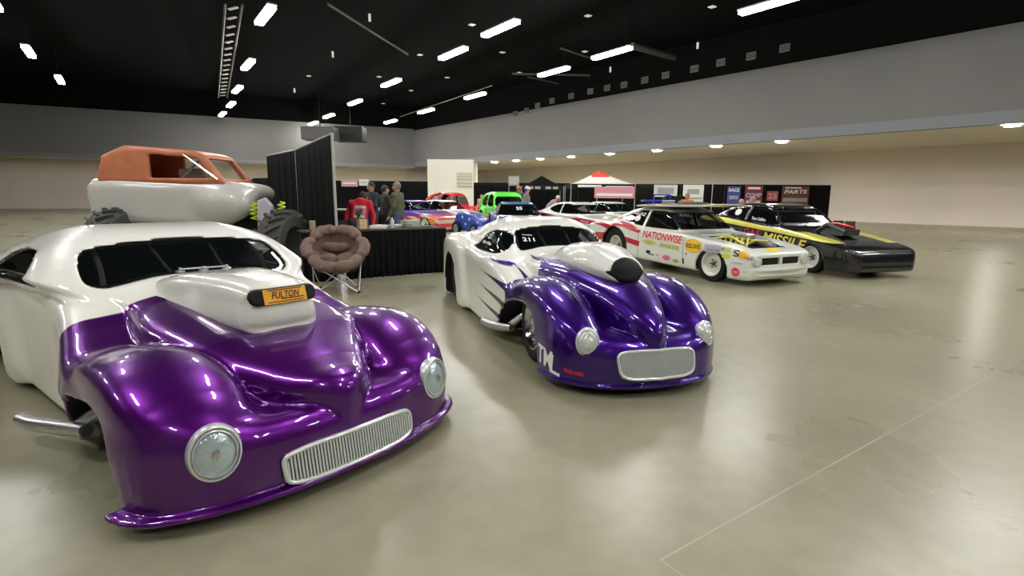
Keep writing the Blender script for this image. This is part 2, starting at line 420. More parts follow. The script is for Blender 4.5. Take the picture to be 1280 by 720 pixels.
def flame_white(V):
    """signed distance, <0 where the paint is purple"""
    x = V[:, 0].astype(F32); y = np.abs(V[:, 1]).astype(F32); z = V[:, 2].astype(F32)
    # side view: purple front plus spikes sweeping back
    base = -(x+.55+(z-.3)*.10)
    s = base.copy()
    for (tx, tz, bx, bz, hw) in [(-1.36, .815, -.40, .735, .05), (-1.56, .675, -.42, .56, .042), (-1.72, .525, -.46, .385, .04), (-1.86, .365, -.50, .225, .038)]:
        t = np.clip((x-tx)/(bx-tx), 0, 1.2); zc = tz+(bz-tz)*(t**1.1); w = hw*(t**1.5)
        sp = np.abs(z-zc)-w
        sp = np.where(x < tx, np.sqrt((x-tx)**2+(z-tz)**2), sp); sp = np.where(x > bx+.2, 1, sp)
        s = smin(s, sp, .05)
    # top view
    q = -(x+.50)
    for (tx, ty, bx, by, hw) in [(-1.05, .40, -.35, .34, .095), (-1.0, .13, -.35, .16, .08), (-.95, .60, -.3, .50, .06)]:
        t = np.clip((x-tx)/(bx-tx), 0, 1.2); yc = ty+(by-ty)*t; w = hw*(t**1.2)
        sp = np.abs(y-yc)-w; sp = np.where(x < tx, np.sqrt((x-tx)**2+(y-ty)**2), sp); sp = np.where(x > bx+.25, 1, sp)
        q = smin(q, sp, .07)
    k = np.clip((y-.57)/.06, 0, 1)
    return s*k+q*(1-k)
def plain_white(V):
    x = V[:, 0]; y = np.abs(V[:, 1])
    t = np.clip((y-.18)/.10, 0, 1); q = -(x+.15+.75*t*t*(3-2*t))
    return q.astype(F32)

XW = ([-4.2, -1.3, -.9, -.1, .95, 1.2], [-4.07, -1.26, -.86, .0, .74, .94])
def front_bvh_cast(tree, y, z): 
    h = tree.ray_cast(Vector((3, y, z)), Vector((-1, 0, 0)), 4)
    return h[0], h[1]

def hero_car(pose, label, kind, purple):
    x0, y0, th = pose
    root = thing('drag_coupe', label, 'car', (x0, y0, 0), th-PI/2)
    h = .0155
    g = G(-4.12, 1.06, -h/2, 1.06, .03, 1.29, h)
    f, Gn = hero_fn(g.X, g.Y, g.Z, .022 if kind == 2 else .06, None if kind == 2 else [(-1.4, .92), (-1.05, .91), (-.6, .87), (-.1, .79), (.25, .73), (.5, .675), (.7, .61), (.82, .575), (.90, .53), (.955, .47), (1.0, .42)])
    if kind == 1:                                        # smooth shoulders carry on to a wider cabin
        pass
    def warp(P):
        P = P.copy()
        if kind == 1:
            t = np.clip((P[:, 2]-.80)/.12, 0, 1); t = t*t*(3-2*t)*np.clip((-.5-P[:, 0])/.4, 0, 1)
            u = np.clip((P[:, 0]+1.2)/.8, 0, 1); u = u*u*(3-2*u)
            P[:, 1] *= 1.0+.24*u+.36*t*(1-u*.5)
            P[:, 2] *= 1-.095*np.clip((P[:, 0]+1.3)/.5, 0, 1)*np.clip((.95-P[:, 0])/.4, 0, 1)
            P[:, 0] = np.interp(P[:, 0], XW[0], XW[1])
        return P
    solid, o = mirror_grid(f, g)
    Vs, Qs = nets(solid, o, h)
    # openings
    Y = np.abs(g.Y)
    af = poly2(ARCH_F, g.X, g.Z); ar = poly2(ARCH_R, g.X, g.Z)
    cut = np.minimum(np.maximum(af, .42-Y), np.maximum(ar, .48-Y))
    cav = np.maximum(np.maximum(Gn+.05, .60-g.Z), g.X+1.0)
    SWk = SW if kind == 2 else [(p_[0]*.92-.42, p_[1]) for p_ in SW]
    sw = np.maximum(poly2(SWk, g.X, g.Z), .30-Y)
    ws = np.maximum(np.maximum(poly2(WS, g.Y, g.Z), -1.75-g.X), g.X+.8)
    cut = np.minimum(np.minimum(cut, cav), np.minimum(sw, ws))
    f2 = np.maximum(f, -cut)
    F2, o = mirror_grid(f2, g)
    V, Q = nets(F2, o, h)
    pa = flame_white(V) if kind == 2 else plain_white(V)
    Vw = warp(V)
    inside = (V[:, 2] < .07)
    dk = np.minimum.reduce([np.maximum(poly2(ARCH_F, V[:, 0], V[:, 2])-.004, .44-np.abs(V[:, 1])), np.maximum(poly2(ARCH_R, V[:, 0], V[:, 2])-.004, .50-np.abs(V[:, 1]))])
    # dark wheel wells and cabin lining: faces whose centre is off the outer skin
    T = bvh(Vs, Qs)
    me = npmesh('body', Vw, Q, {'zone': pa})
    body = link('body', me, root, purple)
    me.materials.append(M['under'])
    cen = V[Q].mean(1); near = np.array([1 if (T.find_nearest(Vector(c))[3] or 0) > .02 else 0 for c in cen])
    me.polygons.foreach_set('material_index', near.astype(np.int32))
    tree = BVHTree.FromPolygons([tuple(v) for v in warp(Vs).tolist()], [tuple(q) for q in Qs.tolist()])
    # glass
    cs = Vs[Qs]
    def patch(name, mask_fn, off):
        m_ = mask_fn(Vs); keep = m_[Qs].all(1); q = Qs[keep]; u, inv = np.unique(q.ravel(), return_inverse=True)
        vv = Vs[u].copy(); nn = np.array([T.find_nearest(Vector(p))[1][:] for p in vv]); 
        cc = vv+0; sgn = np.sign(((vv-np.array([-1.8, 0, .8]))*nn).sum(1)); vv = vv-nn*sgn[:, None]*off
        return link(name, npmesh(name, warp(vv), inv.reshape(-1, 4)), root, 'glass')
    patch('windshield', lambda P: (poly2(WS, P[:, 1], P[:, 2]) < .02) & (P[:, 0] > -1.75) & (P[:, 0] < -.85) & (P[:, 2] > .86), .014)
    for s in (-1, 1):
        patch('side_window', lambda P: (poly2(SWk, P[:, 0], P[:, 2]) < .02) & (P[:, 1]*s > .3), .014)
    ky = 1.20 if kind == 1 else 1.0
    kr = 1.0
    def wx_(x): return float(np.interp(x, XW[0], XW[1])) if kind == 1 else x
    # roll cage and seat seen through the glass
    b = MB()
    for s in (-1, 1):
        b.tube([(wx_(-1.15), s*.46*ky, .62), (wx_(-1.35), s*.44*ky, .95), (wx_(-1.65), s*.42*ky, 1.10), (wx_(-2.2), s*.42*ky, 1.10), (wx_(-2.35), s*.46*ky, .62)], .019)
    b.tube([(wx_(-1.62), -.42*ky, 1.09), (wx_(-1.62), .42*ky, 1.09)], .019); b.tube([(wx_(-2.2), -.42*ky, 1.1), (wx_(-2.2), .42*ky, 1.1)], .019)
    b.tube([(wx_(-2.2), -.4*ky, 1.08), (wx_(-2.3), .4*ky, .65)], .019)
    b.tube([(wx_(-1.62), -.15*ky, 1.09), (wx_(-1.12), -.12*ky, .84)], .011); b.tube([(wx_(-1.62), .19*ky, 1.09), (wx_(-1.12), .16*ky, .84)], .011)
    b.tube([(wx_(-1.35), -.45*ky, .66), (wx_(-2.25), -.45*ky, .92)], .017)
    b.build('roll_cage', 'cage', root, smooth=True)
    sdf_obj('driver_seat', lambda X, Y, Z: smin(rbox(X, Y, Z, (wx_(-2.0), -.2, .66), (.45, .42, .12), .05), rbox(X, Y, Z, (wx_(-2.2), -.2, .82), (.12, .42, .42), .05), .08), (wx_(-2.4), wx_(-1.65), -.48, .08, .55, 1.08), .025, 'black', root)
    # wheels
    for s in (-1, 1):
        wheel(root, (wx_(-.10), s*.575*ky, .325), .325, .16 if kind == 2 else .18, .215, 'slot', s)
        wheel(root, (-2.93*(1 if kind == 2 else .97), s*.70, .405), .405, .38, .205, 'spoke', s)
    # headlights
    hx, hy, hz = (.79, .50, .40) if kind == 2 else (.79, .525, .375)
    for s in (-1, 1):
        p, n = front_bvh_cast(tree, s*hy*ky, hz-(.03 if kind == 1 else 0))
        n = Vector((1, s*.33, .14)).normalized() if kind == 2 else Vector((1, s*.16, .10)).normalized()
        rot = Vector((0, 1, 0)).rotation_difference(n).to_matrix()
        e = bpy.data.objects.new('headlight', None); COL.objects.link(e); e.parent = root; e.location = p-n*(.035 if kind == 2 else .012)
        b = MB(); R = .087 if kind == 2 else .108; e.scale = (1, 1, 1.28) if kind == 2 else (1, 1, 1.18)
        if kind == 2:
            b.lathe([(R*.75, -.06), (R*1.05, .0), (R*.98, .03), (R*.86, .042), (R*.83, .034)], rot=rot, n=40)
            b.build('bezel', 'silver', e, smooth=True)
            b = MB(); b.lathe([(R*.85, .02), (R*.84, .036), (R*.7, .05), (R*.56, .056), (R*.54, .05), (R*.4, .062), (R*.2, .068), (R*.16, .064), (0, .07)], rot=rot, n=40); b.build('lens', 'lens2', e, smooth=True)
        else:
            b.lathe([(R*.75, -.08), (R*1.03, .005), (R*.97, .03), (R*.9, .034), (R*.87, .02), (R*.84, .02), (R*.82, .034), (R*.78, .036), (R*.76, .02)], rot=rot, n=48)
            b.build('bezel', 'silver', e, smooth=True)
            b = MB(); b.lathe([(R*.77, .0), (R*.765, .022), (R*.6, .036), (R*.3, .046), (0, .05)], rot=rot, n=40); b.build('lens', 'lens', e, smooth=True)
            b = MB(); b.lathe([(R*.2, .03), (R*.17, .052), (0, .056)], rot=rot, n=20); b.build('bulb_cap', 'alu', e, smooth=True)
    # grille: thin upright bars in a rounded frame that follows the nose
    if kind == 2: gw0, gw1, zb, zt_, nb = .295, .315, .155, .352, 44
    else: gw0, gw1, zb, zt_, nb = .305, .312, .10, .262, 44
    zm = (zb+zt_)/2; gt = -.27 if kind == 2 else -.16; ys = [k*gw0/5 for k in range(6)]
    xs_ = [max((front_bvh_cast(tree, y*ky, zz)[0] or Vector((0, 0, 0))).x-gt*(zz-zm) for zz in (zb+.01, zm, zt_-.03)) for y in ys]
    def surf(y, z, off):
        a = min(abs(y)/gw0*5, 4.9999); i = int(a); x = xs_[i]+(xs_[i+1]-xs_[i])*(a-i)
        return Vector((x+gt*(z-zm)+off, y*ky, z))
    def edge(t):  # 0..1 rounded rectangle boundary
        n_ = 5.0; a = 2*PI*t; c_, s_ = math.cos(a), math.sin(a); r = (abs(c_)**n_+abs(s_)**n_)**(-1/n_)
        zz = (zb+zt_)/2+s_*r*(zt_-zb)/2; k = (zz-zb)/(zt_-zb); return c_*r*(gw0+(gw1-gw0)*k), zz
    gr = bpy.data.objects.new('grille', None); COL.objects.link(gr); gr.parent = root
    b = MB(); b.tube([surf(*edge(k/72), .012) for k in range(72)], .012, n=8, closed=True); b.build('grille_frame', 'silver', gr, smooth=True)
    b = MB()
    for k in range(nb):
        y = -gw0*.99+2*gw0*.99*(k+.5)/nb
        ee = abs(y)/gw0; mg = .004+(.035 if ee > .94 else (.012 if ee > .9 else 0))
        b.tube([surf(y, zb+mg+(zt_-zb-2*mg)*j/5, .014) for j in range(6)], .0046 if kind == 2 else .0058, n=6)
    b.build('grille_bars', 'silver', gr, smooth=True)
    b = MB(); pts = [edge(k/60) for k in range(60)]; c0 = surf(0, (zb+zt_)/2, .004)
    vv = []; 
    ny, nz = 24, 6
    for i in range(ny+1):
        for j in range(nz+1):
            y = -gw0*.98+2*gw0*.98*i/ny; zz = zb+.006+(zt_-zb-.012)*j/nz; vv.append(surf(y, zz, .005))
    b.add(vv, [(i*(nz+1)+j, (i+1)*(nz+1)+j, (i+1)*(nz+1)+j+1, i*(nz+1)+j+1) for i in range(ny) for j in range(nz)])
    b.build('grille_backing', M['gback2'] if kind == 2 else M['gback1'], gr, smooth=True)
    # scoop
    if kind == 2:
        sc_prof = cr([(-1.05, .80), (-.92, .90), (-.7, .98), (-.35, 1.035), (0, 1.035), (.25, .995), (.42, .945), (.455, .86), (.42, .75), (0, .72), (-.8, .7)], 4)
        def scoopf(X, Y, Z):
            Y = np.abs(Y); w = ip(X, [(-1.1, .16), (-.8, .23), (-.4, .27), (0, .265), (.3, .205), (.5, .165)])
            zc = .86; return smax(poly2(sc_prof, X, Z), Y-w+.25*np.maximum(Z-zc, 0)**1.0*.4, .20)
        def sfn(X, Y, Z):
            f = scoopf(X, Y, Z); hole = np.maximum(np.maximum(scoopf(X, Y, Z)+.028, .14-X), .70-Z); return np.maximum(f, -np.maximum(hole, .16-X))
        # mouth is cut on a slant
        so = sdf_obj('hood_scoop', lambda X, Y, Z: np.maximum(scoopf(X, Y, Z), X-.40+.45*(Z-.86)), (-1.15, .58, 0, .34, .62, 1.12), .013, 'whitep', root, sym=True)
        sdf_obj('scoop_mouth', lambda X, Y, Z: smax(smax(scoopf(X-.035, Y, Z)+.012, .34-X-.45*(Z-.86), .01), X-.44+.42*(Z-.86)+1.2*Y*Y, .05), (.1, .62, 0, .34, .62, 1.12), .011, 'black', root, sym=True)
    else:
        sc_prof = cr([(-1.15, .84), (-1.0, .90), (-.7, .955), (-.3, .975), (-.02, .965), (.085, .935), (.10, .87), (.12, .80), (.10, .71), (0, .66), (-1, .66)], 4)
        def scoopf(X, Y, Z):
            Y = np.abs(Y); w = ip(X, [(-1.15, .36), (-.8, .31), (-.4, .26), (0, .212), (.2, .20)])+.0*Z
            return smax(poly2(sc_prof, X, Z), Y-w-.04*np.clip((.85-Z)/.15, 0, 1), .14)
        sdf_obj('hood_scoop', scoopf, (-1.2, .26, 0, .5, .60, 1.04), .014, 'whitep', root, sym=True)
        # black opening cover across the scoop mouth carrying the sign
        def capf(X, Y, Z):
            u = (X-.098)+.28*(Z-.885)+.35*Y*Y
            d = smax(np.abs(Z-.885)-.046, np.abs(Y)-.195, .05)
            return np.maximum(d, np.abs(u)-.02)
        mo = sdf_obj('scoop_mouth', capf, (-.05, .2, 0, .34, .80, .97), .009, 'black', root, sym=True)
        sx = lambda y, z: .098-.28*(z-.885)-.35*y*y+.026
        b = MB(); n_ = 12; vv = []
        for i in range(n_+1):
            for z in (.845, .927):
                y = -.125+.25*i/n_; vv.append((sx(y, z), y, z))
        b.add(vv, [(2*i, 2*i+2, 2*i+3, 2*i+1) for i in range(n_)]); pl = b.build('sign_plate', 'yellow', root)
        pl['label'] = 'yellow FULTON sign on the scoop mouth'
        V_, T_ = text_mesh('FULTON', True, .25); wv, hv = V_[:, 0].max()-V_[:, 0].min(), V_[:, 1].max()-V_[:, 1].min()
        vv = []
        for p in V_:
            y = p[0]/wv*.165; z = .893+p[1]/hv*.038; vv.append((sx(y, z)+.003, y, z))
        me = bpy.data.meshes.new('lettering'); me.from_pydata(vv, [], T_); link('lettering', me, pl, 'darktext')
        b = MB()
        for (ya, yb, z, t) in [(-.10, .10, .921, .003), (-.03, .108, .870, .003), (-.105, .105, .856, .0025)]:
            vv = []; 
            for i in range(9):
                y = ya+(yb-ya)*i/8
                for zz in (z-t, z+t): vv.append((sx(y, zz)+.003, y, zz))
            b.add(vv, [(2*i, 2*i+2, 2*i+3, 2*i+1) for i in range(8)])
        b.build('sign_rule', 'darktext', pl)
        b = MB()
        for (x, y) in [(-.98, -.02), (-.95, .12), (-1.0, -.16)]:
            b.lathe([(.03, 0), (.03, .008), (.012, .012), (.012, .03), (0, .03)], c=(x, y, .925), axis='Z', n=12)
        b.tube([(-.98, -.02, .945), (-.95, .12, .945)], .006); b.tube([(-.98, -.02, .945), (-1.0, -.16, .945)], .006)
        b.build('scoop_latch', 'alu', root, smooth=True)
    # exhaust headers behind the front wheels
    for s in (-1, 1):
        b = MB()
        for k in range(4):
            b.tube([(wx_(-.36-.055*k), s*.50*ky, .40-.02*k), (wx_(-.46-.055*k), s*.63*ky, .33-.02*k), (wx_(-.56-.055*k), s*.69*ky, .22-.012*k), (wx_(-.70), s*.72*ky, .17)], .024, n=10)
        b.tube([(wx_(-.5), s*.72*ky, .20), (wx_(-.72), s*.76*ky, .16), (wx_(-1.0), s*.835*ky, .13), (wx_(-1.12), s*.865*ky, .135)], [.035, .042, .043, .043], n=14)
        b.build('exhaust_header', 'alu', root, smooth=True)
    if kind == 2:
        # shop lettering and racing numbers
        U = Vector((1, 0, 0)); 
        uu = Vector((.985, -.0, -.05)); vv_ = Vector((.05, -.12, 1))
        c = Vector((.475, -.72, .205))
        t = decal('logo_letters', text_mesh('TM', True, 0), .22, .15, (.50, -.72, .225), (1, .10, -.10), (.09, 0, 1), 'whitetext', root, tree)
        decal('logo_letters', text_mesh('L', True, 0), .11, .15, (.64, -.72, .19), (1, .16, -.16), (.12, 0, 1), 'whitetext', root, tree)
        letters('race.com', .15, .03, (.775, -.60, .17), (1, .55, -.10), (.05, 0, 1), 'redtext', root, tree)
        wsn = (0, 1, 0); wsv = (-.65, 0, 1)
        letters('PRO MOD', .115, .022, (-1.30, -.335, 1.058), (.12, 1, 0), wsv, 'whitetext', root, tree, reach=1)
        letters('211', .135, .066, (-1.25, -.335, 1.0), (.12, 1, 0), wsv, 'whitetext', root, tree, reach=1)
        letters('PRO', .11, .026, (-1.84, -.6, 1.022), (1, 0, .03), (-.1, .5, 1), 'whitetext', root, tree, reach=.8)
        letters('211', .17, .062, (-1.88, -.6, .968), (1, 0, .03), (-.1, .5, 1), 'whitetext', root, tree, reach=.8)
        letters('Gary Wilson', .40, .056, (-1.86, -.65, .892), (1, 0, .0), (-.1, .5, 1), 'whitetext', root, tree, reach=.8)
    return root

M['gback1'] = mat('grille_shadow_dark', (.16, .17, .17), .5, .3)
M['gback2'] = mat('grille_mesh_silver', (.62, .67, .63), .4, .4)

# ------------------------------------------------------------------ hall
def room():
    # polished concrete floor
    m = bpy.data.materials.new('polished_concrete'); m.use_nodes = True; nt = m.node_tree; b = nt.nodes['Principled BSDF']
    tc = nt.nodes.new('ShaderNodeTexCoord')
    def noise(s, d): 
        n = nt.nodes.new('ShaderNodeTexNoise'); n.inputs['Scale'].default_value = s; n.inputs['Detail'].default_value = d; nt.links.new(tc.outputs['Object'], n.inputs['Vector']); return n
    n1 = noise(.55, 6); n2 = noise(6, 6)
    r1 = nt.nodes.new('ShaderNodeValToRGB'); r1.color_ramp.elements[0].position = .3; r1.color_ramp.elements[1].position = .7
    r1.color_ramp.elements[0].color = (.252, .240, .158, 1); r1.color_ramp.elements[1].color = (.33, .315, .215, 1)
    nt.links.new(n1.outputs['Fac'], r1.inputs[0])
    mx = nt.nodes.new('ShaderNodeMix'); mx.data_type = 'RGBA'; mx.inputs[0].default_value = .18; mx.blend_type = 'OVERLAY'
    nt.links.new(r1.outputs[0], mx.inputs[6]); nt.links.new(n2.outputs['Fac'], mx.inputs[7])
    nt.links.new(mx.outputs[2], b.inputs['Base Color'])
    rr = nt.nodes.new('ShaderNodeMapRange'); rr.inputs[3].default_value = .22; rr.inputs[4].default_value = .36; nt.links.new(n1.outputs['Fac'], rr.inputs[0]); nt.links.new(rr.outputs[0], b.inputs['Roughness'])
    b.inputs['Specular IOR Level'].default_value = .45
    fb = MB(); fb.add([(-60, -14, 0), (60, -14, 0), (60, 80, 0), (-60, 80, 0)], [(0, 1, 2, 3)]); struct(fb.build('floor', m))
    # saw-cut joints: pale sealant strips
    jm = mat('joint_sealant', (.42, .40, .30), .4)
    A = gp(826, 700); B_ = gp(1000, 603); d = (B_-A).normalized(); n = Vector((-d.y, d.x, 0))
    jb = MB()
    def strip(P, Q, w=.004):
        t = (Q-P).normalized(); s = Vector((-t.y, t.x, 0))*w; jb.add([(P-s)+Vector((0, 0, .0015)), (Q-s)+Vector((0, 0, .0015)), (Q+s)+Vector((0, 0, .0015)), (P+s)+Vector((0, 0, .0015))], [(0, 1, 2, 3)])
    strip(A, A+d*14); strip(A-n*0.0, A-n*5, .003)
    j = jb.build('trim_1', jm); struct(j)
    # walls
    wm = mat('grey_painted_wall', (.195, .192, .185), .8, noise=.04, nscale=.4)
    wl = mat('warm_lower_wall', (.93, .85, .76), .8, noise=.03, nscale=.5)
    lg = mat('ledge_grey', (.22, .235, .255), .7)
    bk = mat('black_upper_wall', (.005, .005, .005), .95, spec=.05)
    P0 = Vector((15.4, 28, 0)); D = Vector((-.643, .766, 0)).normalized(); Nn = Vector((.766, .643, 0))
    C1 = P0+D*40.8; S0 = P0-D*48
    def quad(P, Q, z0, z1, name, m_, th=None):
        b_ = MB()
        if th is None: b_.add([(P.x, P.y, z0), (Q.x, Q.y, z0), (Q.x, Q.y, z1), (P.x, P.y, z1)], [(0, 1, 2, 3)])
        else:
            b_.add([(P.x, P.y, z0), (Q.x, Q.y, z0), (Q.x, Q.y, z1), (P.x, P.y, z1), (P.x+th.x, P.y+th.y, z0), (Q.x+th.x, Q.y+th.y, z0), (Q.x+th.x, Q.y+th.y, z1), (P.x+th.x, P.y+th.y, z1)],
                   [(0, 1, 2, 3), (4, 7, 6, 5), (0, 4, 5, 1), (3, 2, 6, 7), (0, 3, 7, 4), (1, 5, 6, 2)])
        return struct(b_.build(name, m_))
    quad(S0, C1, 5.05, 8.5, 'wall_right_upper', wm, Nn*.3)
    quad(S0-Nn*.05, C1-Nn*.05, 4.57, 5.08, 'trim_2', lg, Nn*.35)
    quad(S0-Nn*.02, C1-Nn*.02, 8.45, 11.2, 'wall_right_top', bk)
    R0 = S0+Nn*10; R1 = C1+Nn*10
    quad(R0, R1, 0, 4.7, 'wall_right', wl)
    b_ = MB(); b_.add([(S0.x, S0.y, 4.6), (C1.x, C1.y, 4.6), (R1.x, R1.y, 4.6), (R0.x, R0.y, 4.6)], [(0, 1, 2, 3)]); struct(b_.build('ceiling_soffit', wl))
    # far wall
    E1 = Vector((-58, 37, 0)); Db = (E1-C1).normalized()
    Bn = Vector((-Db.y, Db.x, 0)); Bn = Bn if Bn.y > 0 else -Bn
    quad(C1, E1, 4.6, 8.8, 'wall_far_upper', wm, Bn*.3)
    quad(C1-Bn*.02, E1-Bn*.02, 8.6, 11.2, 'wall_far_top', bk)
    quad(C1-Bn*.05, E1-Bn*.05, 4.45, 4.75, 'trim_3', lg, Bn*.3)
    quad(C1+Bn*4, E1+Bn*4, 0, 4.7, 'wall_far', wl); quad(C1+Bn*4, R1, 0, 4.7, 'wall_far_corner', wl)
    b_ = MB(); b_.add([(C1.x, C1.y, 4.5), (E1.x, E1.y, 4.5), (E1.x+Bn.x*4, E1.y+Bn.y*4, 4.5), (C1.x+Bn.x*4, C1.y+Bn.y*4, 4.5)], [(0, 1, 2, 3)]); struct(b_.build('ceiling_soffit_far', wl))
    b_ = MB(); b_.add([(-60, -14, 10.6), (60, -14, 10.6), (60, 80, 10.6), (-60, 80, 10.6)], [(0, 1, 2, 3)]); struct(b_.build('ceiling', bk))
    quad(Vector((-58, -14, 0)), Vector((-58, 40, 0)), 0, 10.6, 'wall_left', wm)
    quad(Vector((-58, -13.9, 0)), Vector((47, -13.9, 0)), 0, 10.6, 'wall_near', wm)
    # bright projecting wall block with a louvre
    a = fl(535, 44); c = fl(592, 44)
    w5 = mat('cream_wall_block', (.93, .90, .78), .7)
    b_ = MB(); b_.box(((a.x+c.x)/2, 46.5, 2.25), (c.x-a.x, 5, 4.3)); struct(b_.build('wall_alcove', w5))
    lv = thing('wall_louvre', 'cream slatted louvre high on the bright wall block beyond the red car', 'vent', (c.x-.75, 43.96, 2.75))
    b = MB(); b.box((0, 0, 0), (1.25, .05, 1.15)); b.build('frame', mat('louvre_cream', (.60, .58, .46), .6), lv)
    b = MB()
    for k in range(4): b.box((0, -.05, -.42+.28*k), (1.2, .06, .09))
    b.build('slats', mat('louvre_slat', (.85, .82, .66), .5), lv)
    # window-like vents along the black upper wall
    vm = mat('vent_frame_grey', (.16, .16, .15), .6); vd = mat('vent_dark', (.03, .03, .03), .6)
    for i, (px, py) in enumerate([(981, 60), (939, 70), (901, 78), (868, 86), (832, 94), (806, 100), (780, 106), (759, 110), (738, 114), (714, 120), (690, 126), (672, 132), (658, 138), (644, 142)]):
        # intersect with the wall plane
        r = _fw+_rt*((px-640)/CF)-_up*((py-360)/CF); o = Vector((0, 0, CH)); t = (P0-Nn*.06-o).dot(Nn)/r.dot(Nn); p = o+r*t
        if p.z > 10.4: p.z = 10.1
        e = thing('wall_vent', 'small grey framed vent high on the black upper wall', 'vent', p, math.atan2(D.y, D.x), 'vents along the black upper wall')
        s = .7
        b = MB(); hw, hh, t_ = .34*s, .25*s, .035
        b.box((0, 0, hh), (2*hw+t_, .06, t_)); b.box((0, 0, -hh), (2*hw+t_, .06, t_)); b.box((-hw, 0, 0), (t_, .06, 2*hh)); b.box((hw, 0, 0), (t_, .06, 2*hh)); b.build('frame', mat('vf', (.16, .16, .15), .5) if i == 0 else bpy.data.materials['vf'], e)
        b = MB(); b.box((0, 0, 0), (2*hw, .03, 2*hh)); b.build('panel', vd, e)
        b = MB()
        for k in range(3): b.box((0, .03, -.1+.1*k), (2*hw*.8, .03, .03))
        b.build('louvre', bpy.data.materials['vf'], e)
    return P0, D, Nn

P0, D, Nn = room()

# ------------------------------------------------------------------ lamps
AX = math.atan2(.809, -.588)
lamp_proto = None
rows = [(9.2, 20.2), (4.7, 26.9), (2.2, 30.8), (-2.7, 38.1), (-7.2, 44.9), (-11.6, 51.3),
        (-.6, 23.3), (-3.0, 27.2), (-7.6, 34.1), (-11.9, 41.1), (-16.3, 48.1), (-19.5, 53.0),
        (-9.7, 21.9), (-14.3, 29.8), (-18.4, 36.6), (-22.0, 42.6), (-25.4, 47.6)]
offs = [(13.9, 13.5), (18.6, 6.8), (23.2, .1), (4.1, 16.6), (8.8, 9.9), (13.5, 3.2), (18, -3.5), (-5, 15.2), (-.3, 8.5), (4.4, 1.8), (9, -5), (-14.5, 13.8), (-9.6, 7.1), (-4.9, .4), (-.2, -6.3), (-19, 20.5), (-24, 27.5), (-23.5, 12.4), (-18.8, 5.6), (-14, -1), (-28, 34)]
for i, (x, y) in enumerate(rows+offs):
    L = 'long bright strip lamp hanging under the black ceiling'
    g_ = 'strip lamps under the ceiling'
    if lamp_proto is None:
        t = thing('strip_lamp', L, 'lamp', (x, y, 8.3), AX, g_)
        b = MB(); b.box((0, 0, .09), (2.5, .34, .06)); b.build('housing', 'fix', t)
        b = MB(); b.box((0, 0, 0), (2.4, .30, .12)); b.build('tube', 'led', t)
        [MB().tube([(q, 0, .1), (q, 0, 2.29)], .008).build('hanger', 'black', t) for q in (-.9, .9)]
        lamp_proto = t
    else:
        t = dup(lamp_proto, (x, y, 8.3), AX, L, g_)
# round downlights under the soffit
dl = None
for (px, py) in [(994, 180), (903, 184), (828, 189), (768, 193), (715, 196), (680, 199), (648, 201), (622, 203)]:
    p = gp(px, py, 4.57)
    # keep them under the soffit, just inside its edge
    s_ = (p-P0).dot(D); p = P0+D*s_+Nn*.9; p.z = 4.55
    if dl is None:
        t = thing('downlight', 'round recessed downlight under the long grey ledge', 'lamp', p, 0, 'downlights under the ledge'); dl = t
        b = MB(); b.lathe([(.34, 0.04), (.34, 0), (.28, -.015), (.27, 0.0)], axis='Z', n=24); b.build('trim_ring', 'fix', t)
        b = MB(); b.lathe([(0, -.01), (.27, -.01), (.27, .02)], axis='Z', n=24); b.build('diffuser', 'spot', t)
    else: dup(dl, p, 0)
for k in range(1, 4):
    dup(dl, P0-D*(k*7.5)+Nn*.9+Vector((0, 0, 4.55)), 0)
# small pale ceiling plates
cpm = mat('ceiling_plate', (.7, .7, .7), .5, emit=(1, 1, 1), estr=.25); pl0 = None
for (px, py, k) in [(462, 22, 1), (416, 68, 1), (590, 34, 0), (525, 71, 0), (735, 23, 0), (890, 12, 0), (731, 67, 0), (628, 68, 0), (559, 99, 0), (474, 98, 0), (386, 97, 0), (368, 113, 1), (352, 130, 0), (341, 138, 1), (514, 115, 0), (479, 131, 0), (415, 133, 0), (452, 141, 0), (872, 57, 1), (763, 87, 1), (676, 110, 1), (572, 138, 1), (649, 93, 0)]:
    p = gp(px, py, 10.45 if not k else 10.0)
    if k:
        o = MB().box((0, 0, 0), (.10, .10, .34)).build('ceiling_sensor', cpm); o.location = p
        tag(o, 'small white box hanging from the black ceiling', 'sensor', 'hanging ceiling boxes')
        t2 = MB().tube([(0, 0, .17), (0, 0, 10.59-p.z)], .01).build('rod', 'black', o)
    else:
        o = MB().box((0, 0, 0), (.30, .30, .03)).build('ceiling_plate', cpm); o.location = (p.x, p.y, 10.57); o.rotation_euler = (0, 0, AX)
        tag(o, 'small square white plate flat on the black ceiling', 'plate', 'square ceiling plates')
# roof trusses and ducts, nearly black
tm = mat('truss_black', (.09, .09, .088), .5, noise=.3)
def beam(px0, py0, px1, py1, z, w, label, name='roof_beam', m_=tm):
    A = gp(px0, py0, z); B_ = gp(px1, py1, z); d = B_-A
    o = MB().tube([(0, 0, 0), tuple(d)], w, n=6).build(name, m_); o.location = A; tag(o, label, 'beam')
    return o
beam(700, 60, 745, 75, 10.2, .05, 'short dark roof brace between two strip lamps')
beam(790, 57, 845, 73, 10.0, .18, 'dark round duct running right below the ceiling', 'duct', mat('duct_dark', (.08, .08, .08), .4))
beam(410, 5, 510, 68, 10.2, .06, 'dark sloping roof beam above the hanging lamps')
beam(640, 92, 820, 96, 10.1, .07, 'dark level roof beam above the grey wall')
beam(660, 96, 735, 113, 10.0, .06, 'dark roof brace meeting the black wall')
beam(640, 118, 700, 116, 10.1, .06, 'far dark roof beam over the long grey wall')
beam(500, 146, 615, 107, 9.4, .022, 'thin pale cable rail running between far strip lamps', 'cable_rail', mat('pale_rail', (.35, .33, .28), .5))
